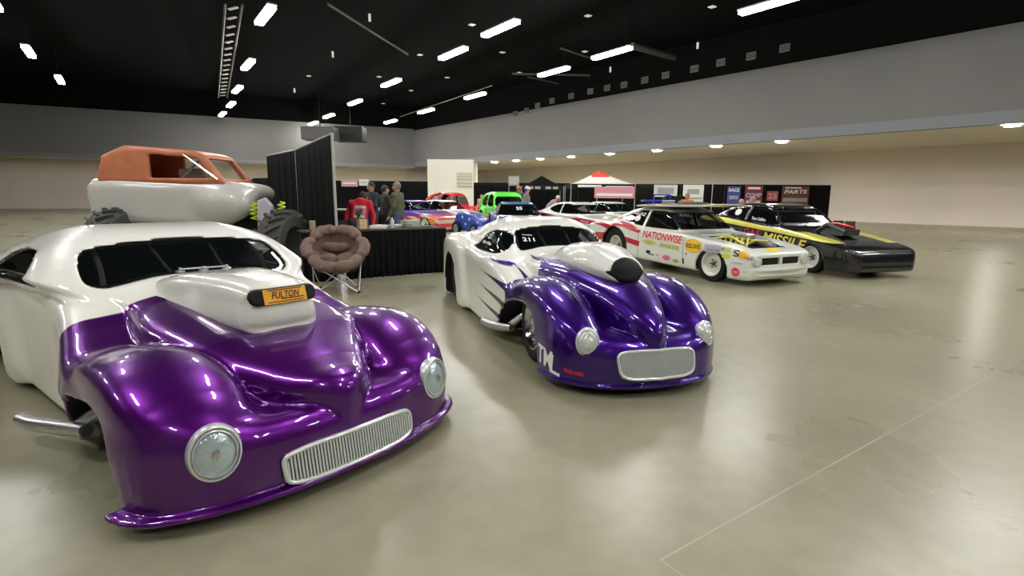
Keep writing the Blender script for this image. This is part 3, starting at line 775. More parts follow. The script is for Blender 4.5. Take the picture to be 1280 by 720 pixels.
# lit truss with short bars at far left of the ceiling
lt = thing('lighting_truss', 'long ceiling truss carrying a row of short pale bars, at the left', 'truss', (0, 0, 0))
pa = gp(303, 6, 9.1); pb = gp(284, 122, 9.1)
# hanging duct box seen over the drapes
b = MB(); d = pb-pa
MB().tube([pa, pb], .05).build('rail', tm, lt); MB().tube([pa+Vector((-.7, 0, 0)), pb+Vector((-.7, 0, 0))], .05).build('rail', tm, lt)
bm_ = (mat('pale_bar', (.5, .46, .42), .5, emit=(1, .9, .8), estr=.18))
for k in range(17):
    c = pa+d*((k+.5)/17); MB().box(c+Vector((-.35, 0, .06)), (.55, .12, .05), Matrix.Rotation(-.5, 3, 'Z')).build('bar', bm_, lt)
b = MB()
for k in (0, .5, 1):
    c = pa+d*k; MB().tube([c, (c.x, c.y, 10.58)], .015).build('hanger', 'black', lt)
# pale service boxes hung high in the far left corner
for (x0, x1, y0, y1, Y, lab) in [(376, 416, 158, 174, 44, 'grey duct box hung above the tall black drapes'), (418, 452, 158, 176, 47, 'dark duct box hung from the ceiling at the far corner')]:
    a = at(x0, y1, Y); c = at(x1, y0, Y); 
    o = MB().box((0, 0, 0), (abs(c.x-a.x), 1.5, abs(c.z-a.z))).build('duct_box', mat('duct_box_grey', (.10, .10, .10) if x0 < 400 else (.012, .012, .012), .6)); o.location = ((a.x+c.x)/2, Y+.8, (a.z+c.z)/2)
    tag(o, lab, 'duct'); MB().tube([(0, 0, 0), (0, 0, 10.55-o.location.z)], .03).build('hanger', 'black', o)
purple2 = paint_mat('candy_purple_and_white', ((.86, .86, .79), 0), [('zone', (.040, .001, .20), .75)], rough=.33)
purple1 = paint_mat('candy_magenta_purple', ((.86, .86, .80), 0), [('zone', (.10, .001, .19), .72)], rough=.33)
hero_car((.829, 4.613, .262), 'white-tailed purple drag coupe with flame tongues and number 211, middle of the floor', 2, purple2)
hero_car((-1.384, 3.013, .881), 'purple drag coupe with white roof and yellow FULTON sign, nearest the camera', 1, purple1)

# ------------------------------------------------------------------ closed cars built from side profiles
def stock_car(name, label, pos, th, P, group=None, cat='car'):
    root = thing(name, label, cat, (pos[0], pos[1], 0), th-PI/2, group)
    h = P.get('h', .026); x0 = min(p[0] for p in P['prof'])-.1; x1 = max(p[0] for p in P['prof'])+.12; ym = max(w for _, w in P['w'])+.1; zm = max(p[1] for p in P['green'])+.08
    g = G(x0, x1, -h/2, ym, .02, zm, h); X, Y, Z = g.X, np.abs(g.Y), g.Z
    w = ip(X, P['w']); wz = ip(Z, P['wz'])
    body = smax(poly2(P['prof'], X, Z), Y-w+P.get('tumble', .25)*np.maximum(Z-P.get('belt', .8)+.1, 0)**2*4+P.get('under', .1)*np.maximum(.35-Z, 0), P.get('kb', .09))
    Gn = smax(poly2(P['green'], X, Z), Y-wz*ip(X, P.get('gx', [(-5, 1), (2, 1)])), P.get('kg', .12))
    f = smin(body, Gn, P.get('kj', .06))
    for (cx, cy, cz, rx, ry, rz) in P.get('bulges', []): f = smin(f, ell(X, Y, Z, (cx, cy, cz), (rx, ry, rz)), .12)
    fs = f.copy()
    cut = None
    def addcut(c):
        nonlocal cut
        cut = c if cut is None else np.minimum(cut, c)
    for (cx, cz, r) in P['arches']: addcut(np.maximum(np.sqrt((X-cx)**2+(Z-cz)**2)-r, .45*P.get('aw', 1)-Y))
    addcut(np.maximum(np.maximum(Gn+.055, P['belt']-.15-Z), X-P.get('cavx', 9)))
    for poly in P['sides']: addcut(np.maximum(poly2(poly, X, Z), .25-Y))
    wsx0, wsx1 = P['wsx']; WSP = P['ws']
    addcut(np.maximum(np.maximum(poly2(WSP, g.Y, Z), wsx0-X), X-wsx1))
    for fn in P.get('cuts', []): addcut(fn(X, Y, Z))
    f2 = np.maximum(f, -cut)
    A, o = mirror_grid(fs, g); Vs, Qs = nets(A, o, h); B_, o = mirror_grid(f2, g); V, Q = nets(B_, o, h)
    attrs = {}
    for k, fn in enumerate(P.get('paint', [])): attrs['zone%d' % k] = fn(V[:, 0].astype(F32), V[:, 1].astype(F32), V[:, 2].astype(F32)).astype(F32)
    T = bvh(Vs, Qs); cen = V[Q].mean(1)
    near = np.array([1 if (T.find_nearest(Vector(c))[3] or 0) > .03 else 0 for c in cen], np.int32)
    me = npmesh('body', V, Q, attrs); link('body', me, root, P['mat']); me.materials.append(M['under']); me.polygons.foreach_set('material_index', near)
    def patch(nm, mask, off=.016):
        keep = mask(Vs)[Qs].all(1); q = Qs[keep]
        if len(q) == 0: return
        u, inv = np.unique(q.ravel(), return_inverse=True); vv = Vs[u].copy(); nn = np.array([T.find_nearest(Vector(p))[1][:] for p in vv])
        sgn = np.sign(((vv-np.array([-1.7, 0, .7]))*nn).sum(1)); vv = vv-nn*sgn[:, None]*off
        link(nm, npmesh(nm, vv, inv.reshape(-1, 4)), root, P.get('glass', 'glass'))
    patch('windshield', lambda p: (poly2(WSP, p[:, 1], p[:, 2]) < .02) & (p[:, 0] > wsx0) & (p[:, 0] < wsx1))
    for s in (-1, 1):
        for poly in P['sides']: patch('side_window', lambda p: (poly2(poly, p[:, 0], p[:, 2]) < .02) & (p[:, 1]*s > .25))
    for (x, R, ww, rr, st, yy) in P['wheels']:
        for s in (-1, 1): wheel(root, (x, s*yy, R), R, ww, rr, st, s)
    return root, T

# --- white stock drag car with red stripes, and its red-sided twin behind
DP = dict(h=.021,
  prof=cr([(.70, .10), (.79, .15), (.80, .27), (.77, .31), (.76, .40), (.775, .50), (.74, .555), (.55, .62), (.1, .70), (-.4, .755), (-.85, .805), (-1.6, .83), (-2.3, .86), (-2.7, .905), (-3.1, .925), (-3.5, .90), (-3.85, .85), (-3.93, .7), (-3.92, .5), (-3.8, .36), (-3.4, .27), (-2.2, .20), (-1.2, .165), (-.3, .14), (.4, .10)], 3),
  green=cr([(-.72, .75), (-.86, .83), (-1.05, 1.0), (-1.25, 1.155), (-1.42, 1.23), (-1.75, 1.27), (-2.15, 1.265), (-2.5, 1.20), (-2.85, 1.07), (-3.2, .95), (-3.5, .86), (-3.5, .7), (-.8, .65)], 3),
  w=[(.85, .66), (.78, .72), (.6, .78), (.2, .815), (-.5, .83), (-1.8, .84), (-2.7, .875), (-3.4, .86), (-3.8, .80), (-4.0, .74)],
  wz=[(.7, .79), (.85, .76), (1.0, .69), (1.15, .615), (1.25, .55)], gx=[(-3.6, .9), (-2.8, .96), (-1.6, 1), (-.9, .97)],
  belt=.84, tumble=.12, kb=.07, kg=.10, kj=.035,
  arches=[(0, .22, .355), (-2.76, .37, .455)],
  sides=[[(-.93, .845), (-1.22, 1.09), (-1.34, 1.165), (-1.5, 1.19), (-1.86, 1.195), (-1.88, .865)], [(-1.95, .87), (-1.93, 1.195), (-2.2, 1.18), (-2.42, 1.12), (-2.64, 1.02), (-2.58, .98), (-2.35, .91)]],
  ws=[(-.58, 1.17), (.58, 1.17), (.69, .90), (.66, .855), (-.66, .855), (-.69, .90)], wsx=(-1.5, -.72), cavx=-.62,
  wheels=[(0, .315, .20, .215, 'dish', .70), (-2.76, .41, .36, .21, 'dish', .64)],
  cuts=[lambda X, Y, Z: np.maximum(np.maximum(np.maximum(Y-.46, X-.52), -.60-X), .30-Z),          # open engine bay
        lambda X, Y, Z: np.maximum(np.maximum(np.maximum(Y-.46, .36-Z), Z-.475), .62-X)],
)
def band(pts, w):
    """distance to a thick polyline in x,z"""
    def f(x, z):
        d = np.full(x.shape, 9., F32)
        for (a, b) in zip(pts[:-1], pts[1:]):
            dx, dz = b[0]-a[0], b[1]-a[1]; t = np.clip(((x-a[0])*dx+(z-a[1])*dz)/(dx*dx+dz*dz), 0, 1)
            d = np.minimum(d, np.sqrt((x-a[0]-dx*t)**2+(z-a[1]-dz*t)**2))
        return d-w
    return f
def duster_red(x, y, z):
    d = poly2([(-3.9, .97), (-3.3, .91), (-2.86, .845), (-2.74, .945), (-2.4, .90), (-1.87, .80), (-1.93, .725), (-2.4, .81), (-2.72, .845), (-2.9, .74), (-3.3, .82), (-3.9, .87)], x, z)
    d = np.minimum(d, poly2([(-3.5, .66), (-3.2, .66), (-3.05, .68), (-2.85, .66), (-2.55, .655), (-1.9, .56), (-1.92, .45), (-2.45, .53), (-2.7, .55), (-3.1, .50), (-3.5, .52)], x, z))
    d = np.minimum(d, poly2([(-3.35, 1.02), (-2.95, 1.06), (-2.74, 1.04), (-2.78, .98), (-3.1, .98)], x, z))
    return np.maximum(d, .5-np.abs(y))
DP['mat'] = paint_mat('race_white_red_stripes', ((.78, .81, .74), 0), [('zone0', (.55, .01, .035), 0), ('zone1', (.50, .46, .26), 0)], rough=.3)
DP['paint'] = [duster_red, lambda x, y, z: np.maximum(np.abs(z-1.0-.05*np.sin(x*9))-.03, np.maximum(np.abs(x+3.0)-.16, .45-np.abs(y)))*0+9]
du, dT = stock_car('stock_drag_car', 'white stock-bodied drag car lettered NATIONWISE with an open engine bay', (4.215, 9.513), .447, DP)
def dress(du, dT):
    S = lambda txt, w, h_, x, z, m_, sh=0.0, b=True, par=du, ang=0: letters(txt, w, h_, (x, -.85, z), (1, 0, ang), (-ang, 0, 1), m_, par, dT, b, sh, .004)
    def oval(x, z, a, b_, m_, nm='sticker', ang=0): return decal(nm, shape_mesh(ellipse(1, 1), 2), 2*a, 2*b_, (x, -.85, z), (1, 0, ang), (-ang, 0, 1), m_, du, dT, .003)
    def rect(x, z, w, h_, m_, nm='sticker', ang=0): return decal(nm, shape_mesh([(-1, -1), (1, -1), (1, 1), (-1, 1)], 3), w, h_, (x, -.85, z), (1, 0, ang), (-ang, 0, 1), m_, du, dT, .003)
    S('NATIONWISE', 1.12, .15, -1.25, .70, 'redtext', .25, ang=-.045)
    pale = mat('pale_yellow_sticker', (.62, .60, .22), .5); lav = mat('lavender_sticker', (.48, .45, .58), .5); lime = mat('lime_sticker', (.55, .70, .05), .5); org = mat('orange_sticker', (.90, .50, .04), .5); ye = mat('gold_sticker', (.93, .62, .03), .4); pink = mat('pink_sticker', (.80, .25, .40), .5); oli = mat('olive_sticker', (.45, .42, .08), .5); redm = mat('red_sticker', (.75, .04, .08), .5)
    oval(-1.60, .565, .22, .055, pale, ang=-.05); S('Auto', .2, .07, -1.6, .565, mat('olive_letters', (.35, .36, .10), .5), .3)
    rect(-1.03, .525, .56, .085, pale, ang=-.05); S('PARTS', .5, .06, -1.03, .525, bpy.data.materials['olive_letters'], .2, ang=-.05)
    a = oval(-.41, .59, .205, .125, redm); oval(-.41, .59, .198, .118, ye).location.y = -.001
    o = S('RISLONE', .33, .085, -.41, .59, 'darktext'); o.location.y = -.002
    rect(.04, .585, .36, .13, lav); o = S('CRANE CAMS', .28, .035, .06, .56, mat('violet_letters', (.20, .18, .35), .5)); o.location.y = -.002
    rect(.33, .59, .18, .08, pale); rect(.26, .60, .06, .06, 'black'); oval(.33, .485, .09, .045, lime)
    oval(.64, .535, .085, .065, org); o = S('S', .11, .11, .53, .55, 'darktext'); o.location.y = -.002
    S('N2', .10, .05, .73, .485, 'redtext')
    S('Clevite', .2, .045, .55, .39, mat('navy_letters', (.08, .12, .2), .5), .3, False)
    a = oval(.53, .235, .075, .075, redm); o = S('111', .08, .05, .53, .235, 'whitetext'); o.location.y = -.002
    oval(-1.09, .305, .115, .055, pink); o = S('NGK', .13, .04, -1.09, .305, redm); o.location.y = -.002
    oval(-.84, .27, .085, .035, oli); rect(-1.62, .37, .12, .06, 'black'); rect(-1.53, .325, .16, .022, 'black')
    S('PRO', .1, .03, -1.34, .33, 'redtext'); S('V', .07, .06, -.57, .43, 'darktext'); S('1', .04, .10, -.64, .29, 'darktext')
    letters('3303', .26, .09, (-1.22, -.33, 1.10), (.15, 1, 0), (-.8, 0, 1), 'whitetext', du, dT, reach=1)
    oval(-2.2, 1.02, .09, .06, 'whitetext'); S('EXCELLENCE', .42, .07, -2.2, 1.12, 'whitetext', ang=-.1)
    for s in (-1, 1):        # headlights
        n = Vector((1, s*.1, .05)); rot = Vector((0, 1, 0)).rotation_difference(n.normalized()).to_matrix()
        e = bpy.data.objects.new('headlight', None); COL.objects.link(e); e.parent = du; e.location = (.775, s*.585, .425)
        MB().lathe([(.085, -.08), (.092, .0), (.09, .02), (.08, .024), (.078, .01)], rot=rot, n=28).build('bezel', 'rimwhite', e, smooth=True)
        MB().lathe([(.079, .0), (.07, .02), (.04, .032), (0, .036)], rot=rot, n=28).build('lens', 'lens2', e, smooth=True)
    b = MB(); b.box((.70, 0, .42), (.06, .90, .115)); b.build('grille', 'black', du)
    b = MB(); b.box((.745, 0, .42), (.05, .06, .12)); 
    b.build('grille_divider', 'rimwhite', du)
    b = MB()
    for k in range(7): b.box((.735, 0, .375+.016*k), (.008, .88, .004))
    b.build('grille_bars', 'engine', du)
    b = MB(); pts = [(.66-.0, -.76, .27), (.77, -.66, .27), (.815, -.3, .275), (.825, 0, .275), (.815, .3, .275), (.77, .66, .27), (.66, .76, .27)]
    b.tube(pts, .028); b.tube([(p[0]+.006, p[1], .185) for p in pts], .014); b.build('bumper', 'rimwhite', du, smooth=True)
    b = MB(); b.add([(-.86+.0, -.845, .18), (-.86, -.845, .8)], []); 
    # door gap
    decal('door_gap', shape_mesh([(-1, -1), (1, -1), (1, 1), (-1, 1)], 3), .010, .62, (-.66, -.85, .49), (1, 0, 0), (.0, 0, 1), 'darktext', du, dT, .002)
    decal('door_gap', shape_mesh([(-1, -1), (1, -1), (1, 1), (-1, 1)], 3), .010, .60, (-1.95, -.85, .54), (1, 0, 0), (.0, 0, 1), 'engine', du, dT, .002)
    # engine
    e = bpy.data.objects.new('engine', None); COL.objects.link(e); e.parent = du; e.location = (-.05, 0, .52)
    b = MB(); b.box((0, 0, -.02), (.62, .42, .22)); b.box((0, .19, .12), (.55, .12, .09), Matrix.Rotation(-.5, 3, 'X')); b.box((0, -.19, .12), (.55, .12, .09), Matrix.Rotation(.5, 3, 'X')); b.build('engine_block', 'engine', e, bevel=.015)
    b = MB(); b.box((0, 0, .17), (.5, .16, .10)); b.lathe([(.09, .2), (.1, .24), (.1, .30), (.06, .31), (0, .31)], c=(.14, 0, 0), axis='Z', n=20); b.lathe([(.09, .2), (.1, .24), (.1, .30), (.06, .31), (0, .31)], c=(-.14, 0, 0), axis='Z', n=20); b.build('intake_manifold', 'alu', e, bevel=.01)
    b = MB(); yl = mat('yellow_hose', (.75, .68, .12), .4)
    for k in range(6):
        y = -.34+.02*k; b.tube([(-.3+.12*k, -.1, .2), (-.26+.12*k, -.26, .24), (-.2+.12*k, -.36, .12), (-.16+.12*k, -.30, .02)], .017, n=8)
    b.tube([(-.35, -.38, .2), (0, -.30, .26), (.35, -.36, .14)], .02); b.tube([(.2, -.3, .05), (.42, -.2, .22), (.45, .1, .2)], .02)
    b.build('spark_plug_wires', yl, e, smooth=True)
    b = MB(); b.tube([(.22, .1, .22), (.38, .12, .16), (.56, .12, .10)], [.07, .085, .075], n=16); b.build('air_duct', mat('duct_grey', (.22, .25, .24), .35, .2), e, smooth=True)
    b = MB(); b.lathe([(.11, 0), (.11, .03), (.03, .05), (0, .05)], c=(.36, 0, -.02), axis='X', n=20); b.build('pulley', 'chrome', e, smooth=True)
    b = MB(); b.box((.5, 0, -.05), (.05, .8, .24)); b.build('radiator', 'black', e)
    for s in (-1, 1): MB().tube([(-.3, s*.28, -.05), (-.1, s*.38, .05), (.2, s*.38, 0), (.3, s*.3, -.12)], .03, n=10).build('header_pipe', 'alu', e, smooth=True)
    # orange teardrop on the nose panel
    decal('nose_badge', shape_mesh(cr([(-1, 0), (-.3, .8), (.5, .9), (1, 0), (.5, -.9), (-.3, -.8)], 5), 2), .34, .16, (.64, -.08, .7), (.0, 1, 0), (-1, 0, 0), ye, du, dT, .004)
    b = MB()
    for s in (-1, 1): b.tube([(-.9, s*.6, .5), (-1.02, s*.58, .85), (-1.4, s*.5, 1.14), (-2.1, s*.5, 1.16), (-2.3, s*.55, .5)], .022)
    b.tube([(-1.4, -.5, 1.14), (-1.4, .5, 1.14)], .022); b.tube([(-2.1, -.5, 1.16), (-2.1, .5, 1.16)], .022); b.tube([(-2.1, -.5, 1.12), (-1.0, -.56, .75)], .02); b.tube([(-2.1, .45, 1.1), (-2.1, -.45, .7)], .02)
    b.build('roll_cage', 'cage', du, smooth=True)
    sdf_obj('driver_seat', lambda X, Y, Z: smin(rbox(X, Y, Z, (-1.75, -.33, .5), (.5, .46, .14), .05), rbox(X, Y, Z, (-2.0, -.33, .78), (.14, .46, .56), .05), .08), (-2.15, -1.4, -.62, -.05, .35, 1.12), .03, mat('orange_seat', (.45, .10, .04), .6), du)
dress(du, dT)
# loose bonnet panel lying across the roof
def hoodpanel(X, Y, Z):
    zt = .055-.10*(Y/.75)**2*.4
    return smax(smax(np.abs(Z-zt)-.017, np.abs(Y)-(.70-.05*np.clip(X, 0, 1)), .02), np.abs(X)-.92, .03)
hp = sdf_obj('bonnet_panel', hoodpanel, (-1.0, 1.0, -.8, .8, -.06, .12), .018, paint_mat('panel_grey_white', ((.42, .42, .40), 0), [], rough=.3))
hp.location = (4.215+math.sin(.447)*-1.35, 9.513+math.cos(.447)*1.35, 1.268); hp.rotation_euler = (0, -.01, .447-PI/2)
tag(hp, 'loose grey bonnet panel laid flat on the roof of the NATIONWISE car', 'car panel')
sc_ = sdf_obj('bonnet_bulge', lambda X, Y, Z: ell(X, Y, Z, (0, 0, 0), (.5, .16, .05)), (-.55, .55, -.2, .2, -.07, .07), .015, 'black', hp); sc_.location = (0, 0, .06)

# red and white twin
DP2 = dict(DP); DP2['h'] = .03; DP2['cuts'] = [lambda X, Y, Z: np.maximum(np.maximum(np.maximum(Y-.46, .36-Z), Z-.475), .62-X)]
def twin_red(x, y, z):
    d = poly2([(-4.1, .9), (-3.6, .87), (-3.0, .88), (-2.5, .84), (-1.9, .74), (-1.2, .70), (-.9, .735), (0, .66), (.45, .55), (.60, .40), (.4, .42), (0, .52), (-.9, .60), (-1.25, .45), (-2.0, .38), (-4.1, .35)], x, z)
    return np.maximum(d, .5-np.abs(y))
DP2['mat'] = paint_mat('race_white_red_flank', ((.80, .82, .76), 0), [('zone0', (.62, .012, .03), 0)], rough=.3); DP2['paint'] = [twin_red]
TW = (3.45, 18.5, .60)
tw, tT = stock_car('stock_drag_car', 'red and white stock-bodied drag car parked behind the NATIONWISE car', (TW[0], TW[1]), TW[2], DP2)
letters('DUTCH', .55, .16, (-1.75, -.85, .64), (1, 0, 0), (0, 0, 1), 'whitetext', tw, tT, shear=.2)
decal('stripe_mark', shape_mesh([(-1, -1), (1, -1), (1, 1), (-1, 1)], 3), .42, .03, (-.45, -.85, .62), (1, 0, -.1), (.1, 0, 1), 'whitetext', tw, tT)

# --- black car with yellow stripe
def miss_yellow(x, y, z): return np.maximum(poly2([(-3.9, 1.06), (-2.6, .985), (-1.2, .855), (.3, .72), (.9, .66), (.9, .60), (.3, .64), (-1.2, .765), (-2.6, .865), (-3.9, .93)], x, z), .5-np.abs(y))
MPm = paint_mat('gloss_black_yellow_stripe', ((.008, .008, .009), 0), [('zone0', (.80, .78, .12), 0)], rough=.2)
MP = dict(DP); MP.update(h=.026, mat=MPm, paint=[miss_yellow],
  prof=cr([(.95, .12), (1.0, .25), (.98, .42), (.9, .52), (.55, .62), (.1, .70), (-.4, .78), (-.95, .86), (-1.6, .93), (-2.3, .98), (-3.1, 1.03), (-3.5, 1.02), (-3.85, .97), (-3.93, .7), (-3.92, .5), (-3.8, .3), (-2.2, .16), (.4, .10)], 3),
  green=cr([(-.72, .75), (-.9, .86), (-1.15, 1.10), (-1.35, 1.24), (-1.55, 1.31), (-1.9, 1.345), (-2.4, 1.34), (-2.75, 1.27), (-3.05, 1.15), (-3.3, 1.04), (-3.5, .9), (-3.5, .7), (-.8, .65)], 3),
  sides=[[(-1.0, .90), (-1.32, 1.18), (-1.45, 1.255), (-1.98, 1.27), (-2.0, .97)], [(-2.1, .98), (-2.08, 1.27), (-2.45, 1.26), (-2.9, 1.10), (-2.75, 1.04)]],
  w=[(1.0, .66), (.9, .74), (.6, .80), (.2, .84), (-.5, .87), (-2.7, .89), (-3.4, .87), (-4.0, .78)], wz=[(.7, .82), (.9, .78), (1.1, .70), (1.25, .62), (1.35, .56)],
  ws=[(-.60, 1.24), (.60, 1.24), (.70, .95), (-.70, .95)], wsx=(-1.6, -.75), cuts=[])
ms, mT = stock_car('stock_drag_car', 'black drag car with a yellow stripe lettered GAS MISSILE', (6.7, 10.6), .25, MP)
letters('GAS', .52, .14, (-1.62, -.9, .70), (1, 0, -.08), (.08, 0, 1), 'redtext', ms, mT)
letters('MISSILE', 1.2, .21, (-.66, -.9, .585), (1, 0, -.09), (.09, 0, 1), 'yeltext', ms, mT, shear=.2)
letters('Tom Collins', .46, .07, (-1.62, -.75, 1.0), (1, 0, -.06), (.0, .3, 1), 'whitetext', ms, mT)
decal('window_badge', shape_mesh(cr([(math.cos(a*PI/8)*(1 if a % 2 else .8), math.sin(a*PI/8)*(1 if a % 2 else .8)) for a in range(16)], 2), 1), .24, .17, (-2.42, -.7, 1.14), (1, 0, 0), (0, .3, 1), 'whitetext', ms, mT)
e = MB(); e.tube([(-1.0, -.5, .6), (-1.35, -.5, 1.18), (-2.3, -.5, 1.25), (-2.5, -.5, .6)], .022); e.tube([(-1.0, .5, .6), (-1.35, .5, 1.18), (-2.3, .5, 1.25), (-2.5, .5, .6)], .022); e.tube([(-1.35, -.5, 1.18), (-1.35, .5, 1.18)], .022); e.build('roll_cage', 'cage', ms, smooth=True)
e = MB(); e.box((-.1, 0, .80), (.5, .4, .12)); e.tube([(-.5, -.2, .80), (-.2, -.25, .95), (.2, -.2, .82)], .04); e.tube([(.0, .1, .8), (.0, .1, 1.02)], .09, n=14); e.tube([(-.28, .1, .8), (-.28, .1, 1.02)], .09, n=14); e.build('engine_top', 'engine', ms, smooth=True)
b = MB(); b.tube([(-.45, -.1, .92), (-.1, -.1, .96), (.3, -.1, .9)], .03); b.build('fuel_rail', mat('red_anodised', (.55, .02, .03), .3, .6), ms, smooth=True)

# ------------------------------------------------------------------ drapes, table, chair
polem = mat('drape_pole_white', (.62, .62, .60), .35, .5)
def cloth(P, Q, z0, z1, name, parent=None, amp=.03, wl=.16, m='drape', seed=1, flare=0.0):
    rnd = random.Random(seed); P = Vector(P); Q = Vector(Q); d = Q-P; L = d.length; t = d/L; n = Vector((t.y, -t.x, 0)); N = max(8, int(L/wl*8)); K = 7
    ph = [rnd.uniform(0, 6) for _ in range(4)]; V = []
    for i in range(N+1):
        u = i/N*L; w = math.sin(2*PI*u/wl+ph[0]+.9*math.sin(u*2.3+ph[1]))*.65+.35*math.sin(2*PI*u/(wl*1.7)+ph[2])
        for k in range(K+1):
            v = k/K; a = amp*(1-.55*v)+flare*(1-v)
            p = P+t*u+n*(w*a+flare*(1-v)*.5); V.append((p.x, p.y, z0+(z1-z0)*v))
    F_ = [(i*(K+1)+k, (i+1)*(K+1)+k, (i+1)*(K+1)+k+1, i*(K+1)+k+1) for i in range(N) for k in range(K)]
    me = bpy.data.meshes.new(name); me.from_pydata(V, [], F_); me.update(); me.shade_smooth(); o = link(name, me, parent, m)
    sm = o.modifiers.new('solid', 'SOLIDIFY'); sm.thickness = .006
    return o
def pole(p, h, label, group=None, base=True):
    t = thing('drape_pole', label, 'pole', (p[0], p[1], 0), 0, group)
    MB().tube([(0, 0, .01), (0, 0, h)], .024, 10).build('upright', polem, t, smooth=True)
    MB().lathe([(0, .0), (.2, .0), (.2, .012), (.0, .016)], axis='Z', n=20).build('foot_plate', 'steel', t)
    return t
dA, dB, dC = Vector((-3.03, 9.02, 0)), Vector((-4.97, 12.26, 0)), Vector((-6.44, 14.09, 0))
pole(dA+Vector((.03, -.05, 0)), 2.46, 'white upright pole at the near end of the tall black drapes, behind the table')
pole(dB+Vector((.05, -.06, 0)), 2.46, 'white upright pole between the two tall black drape panels')
c1 = cloth(dA, dB, .03, 2.43, 'tall_drape', None, .035, .28, seed=3); tag(c1, 'tall black drape panel hanging right of the middle pole', 'curtain')
c2 = cloth(dB, dC, .03, 2.43, 'tall_drape', None, .035, .28, seed=5); tag(c2, 'farther tall black drape panel beside the silver truck', 'curtain')
for P_, Q_, lab in [(dA, dB, 'thin rail along the top of the nearer tall drape'), (dB, dC, 'thin rail along the top of the farther tall drape')]:
    tag(MB().tube([P_+Vector((0, 0, 2.45)), Q_+Vector((0, 0, 2.45))], .014).build('curtain_rail', polem), lab, 'rail')
cb = cloth(dB+Vector((-.75, 1.9, 0)), dB+Vector((-2.4, 2.9, 0)), .03, 1.9, 'tall_drape', None, .03, .3, seed=9); tag(cb, 'low dark drape seen behind the silver truck', 'curtain')
# long low drapes under the far walls
k = 0
gx = [fl(592, 37.5), fl(655, 37.3), fl(722, 37.2), fl(790, 37.2), fl(850, 37.0), fl(905, 36.8), fl(955, 36.6), fl(1003, 36.4), fl(1080, 36.0), fl(1170, 35.5)]
for a, b_ in zip(gx[:-1], gx[1:]):
    o = cloth(a, b_, .02, 2.40, 'backdrop_drape', None, .05, .5, seed=20+k); k += 1
    tag(o, 'black backdrop drape standing along the long right wall', 'curtain', 'backdrop drapes along the right wall')
gl = [fl(300, 37), fl(385, 37.5), fl(462, 38), fl(535, 38)]
for a, b_ in zip(gl[:-1], gl[1:]):
    o = cloth(a, b_, .02, 2.46, 'backdrop_drape', None, .05, .5, seed=40+k); k += 1
    tag(o, 'black backdrop drape standing below the far left wall', 'curtain', 'backdrop drapes below the far wall')
for px in (746, 889.5):
    p = fl(px, 36.7); pole(p, 2.5, 'thin pole standing against the black backdrop drapes', 'backdrop poles')

# draped display table
TA, TB = Vector((-3.62, 8.46, 0)), Vector((-1.28, 10.04, 0)); td = (TB-TA).normalized(); tn = Vector((-td.y, td.x, 0)); TL = (TB-TA).length; TZ = .86
def table(u0, u1, label, dp=.76):
    tb = thing('display_table', label, 'table', TA+td*u0, math.atan2(td.y, td.x)); L = u1-u0
    MB().box((L/2, dp/2, TZ-.02), (L, dp, .04)).build('tabletop', tcl, tb, bevel=.01)
    cloth((0, -.01, 0), (L, -.01, 0), .01, TZ-.005, 'table_skirt', tb, .022, .11, seed=11, flare=.02); cloth((L+.005, 0, 0), (L+.005, dp, 0), .01, TZ-.005, 'table_skirt', tb, .022, .11, seed=12, flare=.02)
    MB().box((L/2, -.018, TZ-.012), (L, .012, .03)).build('skirt_clip_band', skb, tb)
    for x in (.06, L-.06):
        for y in (.08, dp-.08): MB().tube([(x, y, 0), (x, y, TZ-.04)], .016).build('leg', 'steel', tb)
tcl = mat('table_black_cloth', (.010, .011, .012), .6); skb = mat('skirt_band', (.035, .038, .038), .6)
table(.2, .72, 'short black skirted table left of the white pole, behind the brown chair', .34); table(.90, TL, 'long black skirted table with papers, right of the white pole')
def ont(u, v, z=0): return TA+td*u+tn*v+Vector((0, 0, TZ+z))
# things on the table
pm = mat('paper_white', (.75, .76, .74), .6); RZ = math.atan2(td.y, td.x)
def put(name, b, m_, u, v, label, cat, rz=0, group=None, parent=None):
    o = b.build(name, m_); o.location = ont(u, v, .001); o.rotation_euler = (0, 0, RZ+rz); tag(o, label, cat, group); return o
for i, (u, v, lab) in enumerate([(1.55, .20, 'white paper stack right of the red hoodie on the black table'), (1.72, .60, 'white paper stack in the middle of the black table'), (2.08, .62, 'white leaflets at the back edge of the black table')]):
    b = MB()
    for k in range(5): b.box((.004*k, .003*k, .006+.008*k), (.28, .2, .007), Matrix.Rotation(.05*k, 3, 'Z'))
    put('paper_stack', b, pm, u, v, lab, 'papers', .3*i)
b = MB().box((0, 0, .06), (.30, .22, .12)); put('carton', b, mat('carton_pale', (.55, .58, .50), .6), 2.36, .60, 'pale low box near the right end of the black table', 'box', .1)
for i, (u, lab) in enumerate([(2.12, 'chrome wire leaflet stand on the black table, left of its twin'), (2.55, 'chrome wire leaflet stand nearest the table right corner')]):
    b = MB(); b.tube([(-.1, .05, .0), (-.1, .05, .16), (.1, .05, .16), (.1, .05, 0)], .006); b.tube([(-.1, .05, .006), (-.1, -.08, .006), (.1, -.08, .006), (.1, .05, .006)], .006); b.tube([(-.1, -.08, .006), (-.1, -.09, .05), (.1, -.09, .05), (.1, -.08, .006)], .006)
    o = put('wire_stand', b, 'chrome', u, .28, lab, 'stand', .2)
